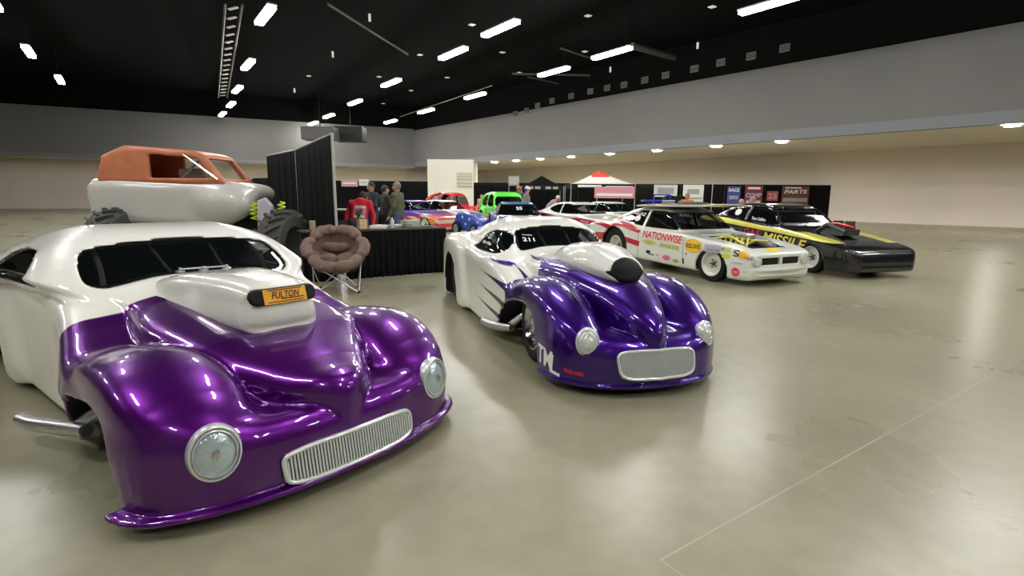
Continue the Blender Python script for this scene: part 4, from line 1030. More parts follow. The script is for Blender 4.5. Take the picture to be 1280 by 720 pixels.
for i, (u, v, m_, lab) in enumerate([(1.86, .25, mat('bottle_white', (.75, .77, .78), .3), 'white spray bottle standing on the black table'), (1.36, .62, mat('bottle_green', (.06, .14, .08), .3), 'dark green bottle at the back of the black table')]):
    b = MB().lathe([(0, 0), (.035, 0), (.037, .02), (.037, .13), (.015, .17), (.014, .2), (0, .2)], axis='Z', n=18); o = put('bottle', b, m_, u, v, lab, 'bottle'); 
    MB().box((0, 0, .215), (.03, .07, .035)).build('cap', 'black', o)
tr = MB(); tr.box((0, 0, .004), (.3, .2, .008)); 
b = MB().lathe([(0, 0), (.05, 0), (.05, .14), (.045, .16), (0, .16)], axis='Z', n=20); put('canister', b, mat('tin_tan', (.5, .40, .25), .4, .2), .45, .25, 'small tan canister left of the white pole', 'can')
b = MB().box((0, 0, .085), (.16, .10, .17)); put('paper_bag', b, mat('kraft_paper', (.62, .46, .26), .7), 1.28, .20, 'upright kraft paper bag right of the red hoodie', 'bag', .3)
b = MB().box((0, 0, .012), (.24, .17, .018)); b.box((0, .09, .08), (.24, .014, .15), Matrix.Rotation(-.2, 3, 'X')); put('tablet_stand', b, 'black', .98, .30, 'small black folder propped open on the black table', 'folder')

# brown padded bucket chair
ch = thing('bucket_chair', 'brown padded bucket chair on crossed steel legs before the black table', 'chair', (-2.68, 7.95, 0), math.radians(15)); ch.scale = (.92, .92, .92)
def seatf(X, Y, Z):
    # bowl tilted back: front (towards -Y) low, back high
    t = math.radians(40); y = Y*math.cos(t)+(Z-.60)*math.sin(t); z = -Y*math.sin(t)+(Z-.60)*math.cos(t)
    y = Y*math.cos(t)-0*Z+(Z-.62)*math.sin(t)*1.0; z = (Z-.62)*math.cos(t)-Y*math.sin(t)
    r = np.sqrt((X*.98)**2+y**2)+1e-5; a = np.arctan2(y, X)
    bowl = np.abs(ell(X, y, z, (0, 0, .16), (.44, .42, .33)))-.055
    bowl = smax(bowl, z-.17, .05)
    # quilted rim of eight padded rolls
    seg = np.abs(((a/(2*PI)*8+.5) % 1)-.5)*2
    seg = np.abs(((a/(2*PI)*6+.5) % 1)-.5)*2; rim = np.sqrt(((r-.43*(1+.035*np.cos(6*a)))*.9)**2+((z-.15)*1.15)**2)-(.084-.045*seg**6)+.006*np.sin(a*17)*np.sin(z*40)
    # tufts in the bowl
    tuft = 0
    for (tx, ty) in [(-.15, .08), (.15, .08), (0, -.12), (-.2, -.18), (.2, -.18), (0, .26)]:
        tuft = tuft+.03*np.exp(-((X-tx)**2/.004+(y-ty)**2/.0016))
    fold = .020*np.cos(y*24+1.5*np.sin(X*6))+.012*np.sin(X*19+y*9)
    pads = smin(ell(X, y, z, (0, .17, -.02), (.24, .10, .09)), smin(ell(X, y, z, (-.13, -.06, -.07), (.15, .13, .09)), ell(X, y, z, (.13, -.06, -.07), (.15, .13, .09)), .015), .015)
    return smin(smin(bowl+fold*.6, rim, .02), pads+tuft+fold*.5, .02)
sdf_obj('padded_seat', seatf, (-.6, .6, -.6, .6, .2, 1.12), .0125, 'brown', ch)
b = MB(); b.lathe([(0, -.0), (.30, .03), (.40, .14)], c=(0, -.02, .30), axis='Z', n=24); b.build('seat_sling', 'black', ch, smooth=True)
lm = M['alu']
def bar(p, q, r=.011): MB().tube([p, q], r, 8).build('leg', lm, ch, smooth=True)
F1, F2, B1, B2 = (-.34, -.30, .01), (.34, -.30, .01), (-.30, .28, .01), (.30, .28, .01)
bar(F1, (.33, -.32, .47)); bar(F2, (-.33, -.32, .47)); bar(B1, (.34, .26, .66)); bar(B2, (-.34, .26, .66))
bar(F1, (-.40, .12, .66)); bar(F2, (.40, .12, .66)); bar(B1, (-.40, -.10, .50)); bar(B2, (.40, -.10, .50)); bar((0, -.31, .24), (0, -.1, .34), .016)
for q in (F1, F2, B1, B2): MB().lathe([(0, -.01), (.02, -.01), (.02, .025), (0, .025)], c=q, axis='Z', n=12).build('foot_cap', 'black', ch)
# bottles on the floor under the chair
for (x, y, lab) in [(-2.78, 8.30, 'clear water bottle on the floor under the brown chair'), ]:
    b = MB().lathe([(0, 0), (.034, 0), (.036, .02), (.034, .14), (.014, .19), (.014, .21), (0, .215)], axis='Z', n=18); o = b.build('water_bottle', mat('clear_plastic', (.7, .75, .75), .08, alpha=.45)); o.location = (x, y, 0); tag(o, lab, 'bottle')
    MB().lathe([(.016, .205), (.016, .225), (0, .225)], axis='Z', n=12).build('cap', 'fix', o)

# second dark table further back
t2 = thing('display_table', 'farther black-fronted counter table beyond the red hoodie', 'table', fl(404, 15.2), 0)
w2 = fl(484, 15.2).x-fl(404, 15.2).x
MB().box((w2/2, .4, 1.03), (w2, .8, .04)).build('tabletop', mat('pale_top', (.45, .47, .43), .5), t2)
cloth((0, -.01, 0), (w2, -.01, 0), .01, 1.01, 'table_skirt', t2, .02, .14, seed=31)

# ------------------------------------------------------------------ canopies
def canopy(pos, w, d, eave, peak, m_, label, cap=None, rz=0):
    t = thing('pop_up_canopy', label, 'canopy', pos, rz)
    for sx in (-1, 1):
        for sy in (-1, 1): MB().tube([(sx*w/2, sy*d/2, 0), (sx*w/2, sy*d/2, eave)], .03).build('leg', 'alu', t)
    V = []; N = 14; F_ = []
    for i in range(N+1):
        for j in range(N+1):
            x = -1+2*i/N; y = -1+2*j/N; r = max(abs(x), abs(y)); z = eave+(peak-eave)*((1-r)**1.25)
            V.append((x*w/2, y*d/2, z))
    F_ = [(i*(N+1)+j, (i+1)*(N+1)+j, (i+1)*(N+1)+j+1, i*(N+1)+j+1) for i in range(N) for j in range(N)]
    me = bpy.data.meshes.new('canopy_roof'); me.from_pydata(V, [], F_); me.update(); ro = link('canopy_roof', me, t, m_[0])
    if cap:
        me.materials.append(cap)
        for p in me.polygons:
            if p.center.z > eave+(peak-eave)*.55: p.material_index = 1
    b = MB(); hh = .26
    for (a, c) in [((-w/2, -d/2), (w/2, -d/2)), ((w/2, -d/2), (w/2, d/2)), ((w/2, d/2), (-w/2, d/2)), ((-w/2, d/2), (-w/2, -d/2))]:
        b.add([(a[0], a[1], eave-hh), (c[0], c[1], eave-hh), (c[0], c[1], eave), (a[0], a[1], eave)], [(0, 1, 2, 3)])
    b.build('valance', m_[1], t)
    return t
p = fl(678, 33); 
cn = canopy((p.x, p.y+1.2, 0), 2.6, 2.4, 2.12, 2.78, ('black', 'black'), 'black pop-up canopy standing by the backdrop drapes')
for x in (-.75, -.3, .35, .8): MB().box((x, -1.22, 2.0), (.34, .01, .15)).build('valance_print', mat('grey_print', (.35, .35, .36), .5), cn)
p = fl(753.5, 29.5)
cw = canopy((p.x, p.y+1.7, 0), 3.55, 3.3, 2.18, 2.98, ('whitep', 'black'), 'white pop-up canopy with a red peak and black valance', mat('canopy_red', (.75, .08, .06), .5))
MB().box((-.75, -1.66, 2.06), (1.3, .01, .12)).build('valance_print', 'whitetext', cw); MB().box((.9, -1.66, 2.04), (1.5, .01, .06)).build('valance_print', 'whitetext', cw)
o = MB().box((0, 0, 0), (2.2, .02, .62)).build('hanging_banner', mat('pink_red_banner', (.72, .30, .36), .5)); q = at(768, 239, 29.4); o.location = (q.x, q.y, 1.72); tag(o, 'pink and white banner hung below the white canopy', 'banner')
MB().box((0, -.015, -.12), (2.0, .01, .14)).build('banner_stripe', 'whitetext', o)

# banners along the backdrop
def banner(px0, px1, y0, y1, col, label, items, Y=36.1):
    a = at(px0, y1, Y); c = at(px1, y0, Y); W = c.x-a.x; H = c.z-a.z
    o = MB().box((0, 0, 0), (W, .03, H)).build('wall_banner', mat('banner_cloth', col, .6)); o.location = ((a.x+c.x)/2, Y, (a.z+c.z)/2); tag(o, label, 'banner')
    for it in items:
        if it[0] == 'T': letters(it[1], W*it[4], H*it[5], (W*it[2], -.02, H*it[3]), (1, 0, 0), (0, 0, 1), it[6], o, None, True, it[7] if len(it) > 7 else 0)
        else: MB().box((W*it[1], -.02, H*it[2]), (W*it[3], .015, H*it[4])).build('banner_print', it[5], o)
    return o
bl = mat('print_blue', (.06, .10, .45), .5); rd = mat('print_red', (.5, .06, .07), .5); gy = mat('print_grey', (.30, .31, .32), .5); lb = mat('print_pale_blue', (.35, .55, .70), .5)
banner(853, 880, 231, 252, (.62, .64, .62), 'white framed picture banner on the black backdrop, left of the thin pole', [('B', 0, .1, .6, .3, gy), ('T', '25', .1, .12, .5, .3, 'whitetext'), ('B', .1, -.3, .7, .1, gy)])
banner(817, 847, 231, 246, (.55, .60, .58), 'pale banner behind the blue dragster', [('B', 0, 0, .7, .5, gy)])
banner(908, 926, 233, 256, (.05, .06, .30), 'dark blue banner with white print on the backdrop', [('T', 'RACE', 0, .3, .8, .18, 'whitetext'), ('B', 0, -.1, .7, .2, gy)])
banner(930, 954, 232, 256, (.22, .03, .06), 'dark red banner lettered COMP on the backdrop', [('T', 'COMP', 0, .0, .9, .22, lb, .2), ('B', 0, .36, .7, .1, 'whitetext'), ('B', 0, -.35, .8, .15, lb)])
banner(958, 973, 239, 251, (.35, .08, .10), 'small red banner numbered 25 on the backdrop', [('T', '25', 0, 0, .8, .6, mat('print_rose', (.6, .3, .32), .5))])
banner(976, 1012, 233, 257, (.16, .05, .05), 'wide dark red banner lettered PARTS on the backdrop', [('T', 'PARTS', 0, .22, .85, .2, 'whitetext', .2), ('B', 0, -.2, .9, .2, gy), ('B', -.1, .42, .6, .06, 'whitetext')])
banner(427, 447, 225, 233, (.60, .35, .35), 'small rose sign on the far black drape', [('B', 0, 0, .8, .2, 'whitetext')], 36.5)
banner(449, 461, 224, 232, (.7, .72, .72), 'small white sign on the far black drape', [('B', 0, 0, .6, .15, gy)], 36.5)
sg = thing('floor_sign', 'grey notice board on a thin post behind the green car', 'sign', fl(642, 31)); q = at(642, 226, 31)
MB().box((0, 0, q.z), (.62, .04, .55)).build('board', gy, sg); MB().tube([(-.28, 0, 0), (-.28, 0, q.z)], .02).build('post', 'steel', sg)
MB().box((0, -.03, q.z), (.5, .01, .40)).build('notice', mat('notice_dim', (.42, .42, .38), .6), sg)

# ------------------------------------------------------------------ people
PM = {}
def pmat(c, rough=.75):
    k = tuple(round(v, 3) for v in c)
    if k not in PM: PM[k] = mat('cloth', c, rough, noise=.12, nscale=9)
    return PM[k]
def person(label, pos, face, shirt, pants, hair=(.05, .035, .025), height=1.76, pose=None, hat=None, skin=(.50, .29, .21), group=None, prints=None, hood=False, h=.0125):
    """one continuous body; pose overrides joints (person faces +Y before rotation)"""
    s = height/1.76
    J = dict(pelvis=(0, 0, .96), waist=(0, 0, 1.08), chest=(0, .01, 1.28), neck=(0, 0, 1.47), head=(0, .02, 1.63),
             shL=(-.185, 0, 1.42), shR=(.185, 0, 1.42), elL=(-.25, -.02, 1.14), elR=(.25, -.02, 1.14), wrL=(-.25, .10, .92), wrR=(.25, .10, .92),
             hipL=(-.095, 0, .93), hipR=(.095, 0, .93), knL=(-.11, .03, .50), knR=(.11, .03, .50), anL=(-.12, 0, .09), anR=(.12, 0, .09))
    if pose: J.update(pose)
    J = {k: tuple(np.array(v)*s) for k, v in J.items()}
    pts = np.array(list(J.values())); lo = pts.min(0)-.24; hi = pts.max(0)+.24; lo[2] = -.02
    g = G(lo[0], hi[0], lo[1], hi[1], lo[2], hi[2], h); X, Y, Z = g.X, g.Y, g.Z
    C_ = lambda a, b, ra, rb: caps(X, Y, Z, J[a] if isinstance(a, str) else a, J[b] if isinstance(b, str) else b, ra*s, rb*s)
    # clothing of the trunk and arms
    def flat(a, b, ra, rb, fl_=.72):
        a = np.array(J[a]); b = np.array(J[b]); return np.minimum(caps(X, Y, Z, a+[-.055*s, 0, 0], b+[-.07*s, 0, 0], ra*s, rb*s), caps(X, Y, Z, a+[.055*s, 0, 0], b+[.07*s, 0, 0], ra*s, rb*s))
    tor = smin(flat('pelvis', 'waist', .115, .11), flat('waist', 'chest', .11, .125), .06)
    tor = smin(tor, C_('shL', 'shR', .075, .075), .09)
    tor = smin(tor, C_('chest', 'neck', .11, .06), .05)
    arms = None; hands = []
    for q in 'LR':
        a = smin(C_('sh'+q, 'el'+q, .062, .05), C_('el'+q, 'wr'+q, .05, .036), .03); arms = a if arms is None else np.minimum(arms, a)
        el = np.array(J['el'+q]); wr = np.array(J['wr'+q]); d = (wr-el)/np.linalg.norm(wr-el); side = np.cross(d, [0, 1, 0] if abs(d[1]) < .8 else [1, 0, 0]); side = side/np.linalg.norm(side); nn = np.cross(side, d)
        pc = wr+d*.055*s; hd = caps(X, Y, Z, wr, pc+d*.01, .028*s, .034*s)
        for f_ in range(4):
            b0 = pc+side*(f_-1.5)*.021*s+d*.03*s; L = (.060, .072, .066, .052)[f_]*s; b1 = b0+d*L*.55+nn*.008; b2 = b1+d*L*.45+nn*.022
            hd = smin(hd, np.minimum(caps(X, Y, Z, b0, b1, .0105, .010), caps(X, Y, Z, b1, b2, .010, .009)), .006)
        tb_ = pc-side*.03*s*(1 if q == 'L' else -1); hd = smin(hd, caps(X, Y, Z, tb_-d*.02, tb_-side*.03*(1 if q == 'L' else -1)+d*.03, .013, .011), .01)
        hands.append(hd)
    legs = None; shoes = None
    for q in 'LR':
        l = smin(C_('hip'+q, 'kn'+q, .098, .066), C_('kn'+q, 'an'+q, .066, .052), .03); legs = l if legs is None else smin(legs, l, .03)
        an = np.array(J['an'+q]); sh = smax(smin(caps(X, Y, Z, an+[0, -.03*s, -.04*s], an+[0, .14*s, -.05*s], .045*s, .038*s), caps(X, Y, Z, an, an+[0, 0, -.03], .05*s, .05*s), .03), .004-Z, .01); shoes = sh if shoes is None else np.minimum(shoes, sh)
    legs = smin(legs, smin(flat('pelvis', 'pelvis', .112, .112), legs, .05)+.0, .05)
    he = np.array(J['head']); ne = np.array(J['neck'])
    face_ = ell(X, Y, Z, he, (.078*s, .098*s, .118*s)); face_ = smin(face_, ell(X, Y, Z, he+[0, .035*s, -.06*s], (.05*s, .055*s, .055*s)), .03)
    face_ = smin(face_, caps(X, Y, Z, he+[0, .098*s, .0], he+[0, .115*s, -.03*s], .010, .016), .012)
    for q in (-1, 1): face_ = smin(face_, ell(X, Y, Z, he+[q*.08*s, 0, -.01], (.014, .024, .034)), .008)
    face_ = smax(face_, -ell(X, Y, Z, he+[0, .105*s, -.062*s], (.026, .012, .007)), .006)
    eyes = np.minimum(ell(X, Y, Z, he+[-.031*s, .088*s, .012], (.014, .012, .011)), ell(X, Y, Z, he+[.031*s, .088*s, .012], (.014, .012, .011)))
    neck = caps(X, Y, Z, ne-[0, 0, .03], he-[0, .01, .06], .055*s, .052*s)
    skinf = smin(face_, neck, .03)
    hairf = np.maximum(ell(X, Y, Z, he+[0, -.014*s, .022*s], (.089*s, .104*s, .113*s)), (Y-he[1])*.8-(Z-he[2])-.02)
    top = smin(tor, arms, .035)
    if hood: top = smin(top, ell(X, Y, Z, ne+[0, -.055, .0], (.12, .085, .075)), .03)
    parts = [(skinf, 0), (np.minimum(hands[0], hands[1]), 0), (top, 1), (legs, 2), (shoes, 3), (hairf, 4), (eyes, 5)]
    if hat is not None: parts.append((smin(np.maximum(ell(X, Y, Z, he+[0, 0, .035], (.098*s, .112*s, .105*s)), he[2]+.03-Z), np.maximum(ell(X, Y, Z, he+[0, .11*s, .04*s], (.07*s, .09*s, .02)), he[1]-Y), .01), 6))
    f = None
    for a, _ in parts:
        f = a if f is None else smin(f, a, .008)
    V, Q = nets(f+np.zeros((g.X.shape[0], g.Y.shape[1], g.Z.shape[2]), F32), g.o, h, 1)
    ijk = np.clip(((V[Q].mean(1)-g.o)/h).round().astype(int), 0, np.array(f.shape)-1)
    vals = np.stack([np.broadcast_to(a, f.shape)[ijk[:, 0], ijk[:, 1], ijk[:, 2]] for a, _ in parts], 1); mi = np.array([m_ for _, m_ in parts])[vals.argmin(1)]
    me = npmesh('person', V, Q, None, mi); o = link('person', me, None, pmat(skin, .5))
    for c in (shirt, pants, (.03, .025, .02), hair, (.02, .02, .02), hat or (.5, .5, .5)): me.materials.append(pmat(c))
    o.location = pos; o.rotation_euler = (0, 0, face); tag(o, label, 'person', group)
    return o, J
def F2(p): return (p.x, p.y, 0)
cross = dict(elL=(-.27, .06, 1.16), elR=(.27, .06, 1.16), wrL=(.02, .24, 1.18), wrR=(-.02, .25, 1.12))
# red hoodie leaning over the table (back to the camera)
lean = dict(pelvis=(0, 0, .93), waist=(0, .03, 1.04), chest=(0, .10, 1.20), neck=(0, .20, 1.36), head=(0, .32, 1.43), shL=(-.19, .14, 1.31), shR=(.19, .14, 1.31), elL=(-.29, .10, 1.06), elR=(.29, .10, 1.06), wrL=(-.30, .02, .88), wrR=(.30, .02, .88))
hp_ = fl(447, 10.75)
rh, RJ = person('person in a red hoodie with a pale back print, leaning behind the black table', F2(hp_), -.1, (.62, .012, .035), (.06, .09, .17), height=1.72, pose=lean, hood=True)
b = MB(); 
T_ = BVHTree.FromObject(rh, bpy.context.evaluated_depsgraph_get())
def onback(w, hh, x, z, m_, vt=None):
    return decal('hoodie_print', vt or shape_mesh([(-1, -1), (1, -1), (1, 1), (-1, 1)], 3), w, hh, (x, -.1, z), (1, 0, 0), (0, .35, 1), m_, rh, T_, .006, 1.0)
onback(.23, .25, .05, 1.14, mat('print_dusty', (.50, .22, .22), .7)); onback(.20, .05, .05, 1.245, mat('print_cream', (.75, .65, .55), .7)).location = (0, -.004, 0); onback(.2, .05, .05, 1.03, bpy.data.materials['print_cream']).location = (0, -.004, 0)
for (x, z) in [(-.01, 1.12), (.08, 1.14), (.05, 1.09)]: onback(.06, .11, x, z, mat('print_dark', (.12, .08, .10), .7)).location = (0, -.006, 0)
person('person in a dark jacket with folded arms, beyond the red hoodie', F2(fl(465, 14.2)), 2.4, (.03, .04, .045), (.03, .035, .05), height=1.80, pose=cross)
person('person in a charcoal jacket, middle of the three standing visitors', F2(fl(481, 15.0)), -.9, (.035, .035, .035), (.015, .015, .02), height=1.74, pose=cross)
person('person in an olive jacket and blue jeans, right of the three standing visitors', F2(fl(497, 13.7)), 1.3, (.10, .11, .06), (.07, .10, .17), hair=(.25, .2, .15), height=1.80)
bend = dict(pelvis=(0, -.12, .94), waist=(0, -.04, 1.05), chest=(0, .12, 1.20), neck=(0, .27, 1.33), head=(0, .38, 1.43), shL=(-.18, .2, 1.29), shR=(.18, .2, 1.29), elL=(-.24, .32, 1.05), elR=(.24, .32, 1.05), wrL=(-.2, .5, .92), wrR=(.2, .5, .92))
person('person in a pink shirt bending over the red car', F2(fl(542, 28.4)), -1.9, (.50, .25, .30), (.05, .05, .07), hair=(.08, .05, .04), height=1.85, pose=bend)
person('person in a mauve-grey shirt and white cap beside the green car', F2(fl(658, 21.3)), -1.4, (.26, .20, .23), (.03, .04, .06), height=1.86, hat=(.75, .75, .75))
person('person in an orange-red cap behind the green car', F2(fl(648, 28)), 2.8, (.10, .09, .08), (.05, .05, .05), height=2.0, hat=(.62, .10, .05))
person('grey-haired person in a pale pink shirt bending by the blue car', F2(fl(688, 24)), -2.0, (.46, .32, .36), (.1, .1, .13), hair=(.55, .5, .45), height=1.72, pose=bend)
person('person in a coral shirt left of the green car', F2(fl(602, 28)), 3.0, (.60, .28, .22), (.1, .1, .1), hair=(.3, .2, .12), height=1.55)
person('person in an orange top behind the black GAS MISSILE car', F2(fl(859, 19.5)), 2.6, (.62, .16, .04), (.05, .05, .07), hair=(.35, .2, .12), height=1.64)
person('bald person in a dark top leaning behind the black car roof', F2(fl(916, 19.5)), -1.5, (.20, .07, .06), (.05, .05, .07), hair=(.50, .30, .22), height=1.62, pose=bend)
person('person in a pale grey shirt bending behind the black car roof', F2(fl(956, 17)), 1.2, (.34, .34, .33), (.05, .05, .07), hair=(.35, .2, .15), height=1.70, pose=bend)

# ------------------------------------------------------------------ cars in the background
def simple_spec(col, layers, paint, **kw):
    q = dict(DP); q.update(h=.045, cuts=[], mat=paint_mat('far_car_paint', (col, 0), layers, rough=.3), paint=paint); q.update(kw); return q
tall = dict(
  prof=cr([(.62, .25), (.70, .45), (.66, .75), (.45, .88), (0, .93), (-.5, .95), (-.9, .97), (-1.6, .98), (-2.3, .98), (-2.8, .93), (-3.15, .78), (-3.3, .5), (-3.2, .25), (-1.6, .22), (-.3, .22)], 3),
  green=cr([(-.72, .9), (-.84, 1.0), (-1.0, 1.38), (-1.15, 1.55), (-1.5, 1.65), (-2.0, 1.66), (-2.5, 1.56), (-2.9, 1.30), (-3.1, .95), (-2.9, .8), (-.9, .8)], 3),
  w=[(.75, .36), (.3, .46), (-.3, .58), (-.9, .74), (-2.2, .80), (-2.9, .74), (-3.4, .58)], wz=[(.8, .78), (1.1, .76), (1.4, .71), (1.6, .62), (1.7, .5)], belt=1.0, tumble=.02,
  arches=[(-2.35, .38, .43)], bulges=[(.05, .62, .48, .55, .16, .28), (-2.4, .78, .55, .55, .16, .33)],
  sides=[cr([(-1.02, 1.05), (-1.12, 1.40), (-1.25, 1.48), (-1.62, 1.50), (-1.66, 1.05)], 2), cr([(-1.84, 1.05), (-1.84, 1.48), (-2.2, 1.46), (-2.5, 1.30), (-2.5, 1.08)], 2)],
  ws=[(-.55, 1.42), (.55, 1.42), (.64, 1.30), (.66, 1.05), (-.66, 1.05), (-.64, 1.30)], wsx=(-1.4, -.6), cavx=-.6,
  wheels=[(0, .33, .16, .2, 'slot', .68), (-2.35, .38, .3, .2, 'slot', .68)])
p = fl(646, 23)
stock_car('hot_rod_sedan', 'bright green tall hot rod sedan behind the blue car', (p.x, p.y), .38, simple_spec((.10, .80, .04), [], [], **tall))
p = fl(655, 16.6)
bc, bT = stock_car('race_car', 'blue low race car with a dark windscreen right behind the purple car roof', (p.x, p.y), .12, simple_spec((.015, .08, .28), [('zone0', (.75, .78, .8), 0)], [lambda x, y, z: np.maximum(np.abs(np.abs(y)-.35)-.06, -.9-x)]))
letters('SS', .2, .16, (-1.1, .0, 1.09), (0, 1, 0), (-.8, 0, 1), 'whitetext', bc, bT, reach=1)
p = fl(592, 29.5)
stock_car('hot_rod_coupe', 'bright red coupe with a flat red bonnet in the far row', (p.x, p.y), 1.0, simple_spec((.68, .008, .02), [('zone0', (.8, .8, .8), 0)], [lambda x, y, z: np.maximum(np.sqrt((x+.2)**2+(np.abs(y)-.2)**2)-.12, .6-z)], **dict(tall, h=.045)))
def usa(x, y, z): return np.maximum(np.sin((z*1.0+.28*x)*22)*.03, z-.80)
pc = [('zone0', (.60, .03, .05), 0), ('zone1', (.16, .06, .50), .2), ('zone2', (.85, .28, .05), 0)]
def pur(x, y, z): return .70+.10*np.sin(x*1.3)-z
def ora(x, y, z): return np.sqrt(((x-.35)/1.0)**2+((z-.42)/.5)**2)-.3
p = fl(549, 22)
stock_car('drag_car', 'purple topped drag car with red and cream slanting stripes', (p.x, p.y), .85, simple_spec((.80, .66, .50), pc, [usa, pur, ora]))
p = fl(589, 24.0)
stock_car('drag_car', 'white drag car with blue and red flag stripes, nose towards the blue engine cover', (p.x, p.y), .95, simple_spec((.78, .80, .85), [('zone0', (.62, .02, .06), 0), ('zone1', (.05, .06, .45), 0)], [usa, lambda x, y, z: np.abs(z-.62-.12*np.sin(x*1.5))-.07]))
p = fl(800, 22)
stock_car('stock_drag_car', 'pale green car with raised bonnet behind the white NATIONWISE car', (p.x, p.y), .6, simple_spec((.62, .72, .60), [], []))
p = fl(425, 18.5)
stock_car('old_truck', 'olive grey old truck beyond the white pole', (p.x-.6, p.y), 1.3, simple_spec((.16, .19, .14), [], [], **dict(tall, h=.05)))

# ------------------------------------------------------------------ mud truck at left, blue dragster, engine cover
mt = thing('mud_truck', 'tall silver truck nose with an orange cab frame beside the black drapes', 'truck', (-.40, 0, 0))
silv = mat('truck_silver', (.62, .62, .59), .35, .1, .6); orm = mat('faded_orange', (.50, .16, .07), .45, noise=.15, nscale=4)
def nosef(X, Y, Z):
    pr = cr([(-4.20, 1.36), (-4.16, 1.50), (-4.28, 1.61), (-4.6, 1.66), (-5.1, 1.68), (-5.8, 1.70), (-7.0, 1.70), (-7.1, 1.2), (-6.9, .95), (-5.5, .85), (-4.85, .86), (-4.62, .98), (-4.4, 1.15)], 3)
    w = ip(X, [(-7.2, .62), (-5.4, .60), (-4.7, .56), (-4.2, .44)])
    f = smax(poly2(pr, X, Z), np.abs(Y-9.9)-w, .22)
    return smin(f, ell(X, Y, Z, (-4.75, 9.45, 1.28), (.52, .26, .34)), .12)
sdf_obj('body', nosef, (-7.3, -3.95, 9.0, 10.7, .7, 1.85), .035, silv, mt)
def cabf(X, Y, Z):
    pr = [(-4.62, 1.60), (-5.02, 2.14), (-5.2, 2.20), (-6.4, 2.28), (-6.8, 2.1), (-6.9, 1.6)]; d = poly2(pr, X, Z)
    f = smax(d, np.abs(Y-9.9)-.58+.12*np.maximum(Z-1.7, 0), .08); f = np.maximum(f, -np.maximum(d+.07, np.abs(Y-9.9)-.49))
    win = np.maximum(poly2([(-4.88, 1.72), (-5.12, 2.06), (-5.95, 2.12), (-5.95, 1.72)], X, Z), -9.)
    f = np.maximum(f, -win); ws = np.maximum(np.maximum(np.abs(Y-9.9)-.42, 1.72-Z), np.maximum(Z-2.06, -5.2-X)); return np.maximum(f, -ws)
sdf_obj('cab_frame', cabf, (-7.0, -4.45, 9.2, 10.6, 1.5, 2.4), .03, orm, mt)
MB().tube([(-5.3, 9.30, 2.12), (-4.75, 9.32, 1.70)], .022).build('brace_bar', 'chrome', mt, smooth=True); MB().tube([(-5.5, 9.5, 1.7), (-5.2, 9.7, 2.1)], .02).build('brace_bar', 'cage', mt, smooth=True)
MB().box((-5.4, 9.9, 1.75), (.5, .5, .3)).build('seat', 'brown', mt, bevel=.05)
MB().tube([(-6.8, 9.75, .72), (-4.3, 9.75, .72)], .07).build('frame_rail', 'black', mt); MB().tube([(-6.8, 10.2, .72), (-4.3, 10.2, .72)], .07).build('frame_rail', 'black', mt)
MB().box((-5.3, 9.95, .85), (2.6, .6, .2)).build('underbody', 'black', mt)
lime = mat('lime_spring', (.55, .75, .04), .4)
for i, (x, y, z) in enumerate([(-3.68, 9.35, 1.12), (-4.12, 9.25, 1.10)]):
    b = MB(); b.tube([(x+.055*math.cos(a*.5), y+.055*math.sin(a*.5), z-.10+.0055*a) for a in range(56)], .014, 6); b.build('coil_spring', lime, mt, smooth=True)
sdf_obj('fender_brace', lambda X, Y, Z: smax(poly2([(-4.04, .80), (-4.02, 1.34), (-3.88, 1.40), (-3.76, 1.26), (-3.80, .84)], X, Z), np.abs(Y-9.2)-.05, .03), (-4.15, -3.65, 9.08, 9.32, .7, 1.48), .02, mat('lilac_white', (.55, .52, .62), .5), mt)
def tractor(pos, rz, R=.585, w=.46):
    e = bpy.data.objects.new('tractor_wheel', None); COL.objects.link(e); e.parent = mt; e.location = pos; e.rotation_euler = (0, 0, rz)
    b = MB(); hw = w/2
    b.lathe([(.3, -hw*.85), (.32, -hw), (R*.82, -hw), (R*.92, -hw*.85), (R*.94, 0), (R*.92, hw*.85), (R*.82, hw), (.32, hw), (.3, hw*.85)], n=40)
    for k in range(18):
        for s in (-1, 1):
            a0 = 2*PI*(k+(.5 if s > 0 else 0))/18; V = []
            for i in range(5):
                t = i/4; y = s*hw*(1-.98*t) ; a = a0+.26*t; rr = R*(.90+.04*min(1, t*3)); 
                for da, dr in ((-.035, 0), (.035, 0), (.035, .055), (-.035, .055)):
                    V.append(((rr+dr)*math.cos(a+da), y, (rr+dr)*math.sin(a+da)))
            F_ = [(4*i+j, 4*i+(j+1) % 4, 4*i+4+(j+1) % 4, 4*i+4+j) for i in range(4) for j in range(4)]+[(0, 1, 2, 3), (16, 17, 18, 19)]
            b.add(V, F_)
    b.build('tyre', mat('dusty_rubber', (.07, .07, .065), .7), e); MB().lathe([(.3, -hw*.8), (.28, 0), (.28, hw*.3), (.1, hw*.4), (0, hw*.4)], n=28).build('rim', 'steel', e, smooth=True)
tractor((-3.50, 8.95, .60), math.radians(82), w=.42); tractor((-4.6, 10.7, .60), math.radians(80)); tractor((-6.6, 9.3, .60), math.radians(85))
MB().tube([(-3.6, 9.0, .62), (-4.5, 10.5, .62)], .07).build('axle', 'black', mt)

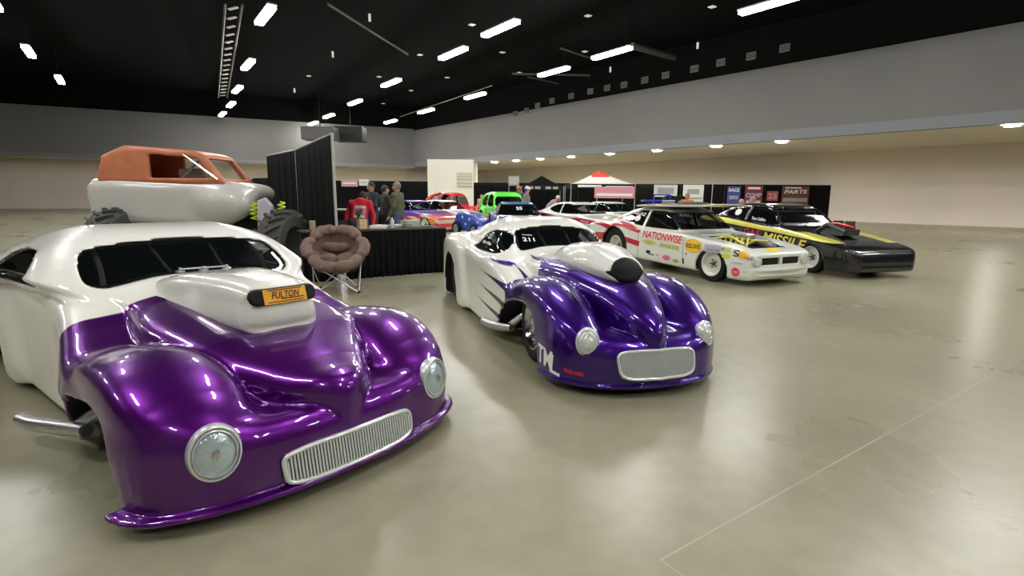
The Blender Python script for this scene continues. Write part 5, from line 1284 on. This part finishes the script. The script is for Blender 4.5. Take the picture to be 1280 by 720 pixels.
# blue dragster seen over the white car's roof
p = fl(840, 16.2)
bd = thing('dragster', 'blue open dragster with tall black rear slicks behind the NATIONWISE car', 'car', (p.x, p.y, 0), -.05-PI/2)
blu = mat('dragster_blue', (.02, .05, .50), .25, 0, 1)
sdf_obj('body', lambda X, Y, Z: smin(smax(poly2(cr([(1.9, .42), (1.2, .62), (.3, .80), (-.6, 1.02), (-1.2, 1.15), (-1.8, 1.22), (-2.1, 1.0), (-2.0, .45), (0, .35), (1.5, .3)], 3), X, Z), np.abs(Y)-.34, .12), rbox(X, Y, Z, (-1.9, 0, 1.35), (.5, 1.1, .06), .03), .05), (-2.4, 2.1, -.7, .7, .25, 1.5), .04, blu, bd)
for s in (-1, 1):
    wheel(bd, (-1.7, s*.62, .46), .46, .34, .2, 'spoke', s); wheel(bd, (1.6, s*.5, .28), .28, .1, .2, 'spoke', s)
b = MB(); b.box((-.45, 0, 1.12), (.6, .4, .25)); b.box((-.45, 0, 1.32), (.4, .3, .12)); b.build('blower', 'alu', bd, bevel=.02)
MB().tube([(-1.3, -.3, .8), (-1.35, -.26, 1.55), (-1.35, .26, 1.55), (-1.3, .3, .8)], .03).build('roll_bar', blu, bd, smooth=True)
st = thing('tyre_rack', 'stand with two tall upright black tyres against the pale banner', 'tyres', fl(843, 26), .3)
MB().box((0, 0, .62), (1.2, .5, .06)).build('shelf', blu, st); MB().box((0, 0, .3), (1.1, .45, .6)).build('cabinet', blu, st)
for k, x in enumerate((-.28, .28)):
    wheel(st, (x, 0, 1.12), .46, .30, .22, 'spoke', -1)
b = MB(); b.box((0, 0, 0), (.5, .4, .5)); 
# blue painted small car with white stars
p = fl(595, 19.8)
def star(n=5):
    return [((1 if i % 2 == 0 else .42)*math.sin(PI*i/n), (1 if i % 2 == 0 else .42)*math.cos(PI*i/n)) for i in range(2*n)]
jr = thing('junior_dragster', 'small blue dragster nose dotted with white stars, beyond the purple car tail', 'car', (p.x, p.y, 0), .9-PI/2); jr.scale = (.78, .78, 1.0)
jb = sdf_obj('body', lambda X, Y, Z: smin(smax(poly2(cr([(.9, .25), (.7, .5), (.2, .72), (-.5, .86), (-.9, .84), (-1.1, .5), (-.9, .2), (.6, .16)], 3), X, Z), np.abs(Y)-.42, .15), rbox(X, Y, Z, (.55, 0, .30), (.5, 1.1, .05), .02), .05), (-1.2, 1.0, -.65, .65, .1, 1.0), .03, mat('star_blue', (.03, .08, .45), .3, 0, 1), jr)
jT = BVHTree.FromObject(jb, bpy.context.evaluated_depsgraph_get())
for (x, z) in [(.45, .5), (.2, .36), (-.05, .6), (-.3, .42), (-.5, .68), (-.7, .4)]:
    decal('star', shape_mesh(star(), 1), .14, .14, (x, -.42, z), (1, 0, 0), (0, 0, 1), 'whitetext', jr, jT)
for (x, y) in [(.5, -.15), (.3, .15), (.0, -.05)]: decal('star', shape_mesh(star(), 1), .16, .16, (x, y, .7), (0, 1, 0), (-1, 0, .3), 'whitetext', jr, jT, reach=1.2)
for s in (-1, 1): wheel(jr, (.3, s*.5, .22), .22, .1, .14, 'spoke', s); wheel(jr, (-.8, s*.52, .26), .26, .18, .15, 'spoke', s)
SC.world = bpy.data.worlds.new('world'); SC.world.use_nodes = True
SC.world.node_tree.nodes['Background'].inputs[0].default_value = (.5, .5, .5, 1); SC.world.node_tree.nodes['Background'].inputs[1].default_value = .1
SC.view_settings.view_transform = 'Standard'; SC.view_settings.exposure = 0.0; SC.view_settings.look = 'None'
SC.cycles.use_denoising = True; SC.cycles.max_bounces = 6; SC.cycles.sample_clamp_indirect = 6; SC.cycles.caustics_reflective = False; SC.cycles.caustics_refractive = False
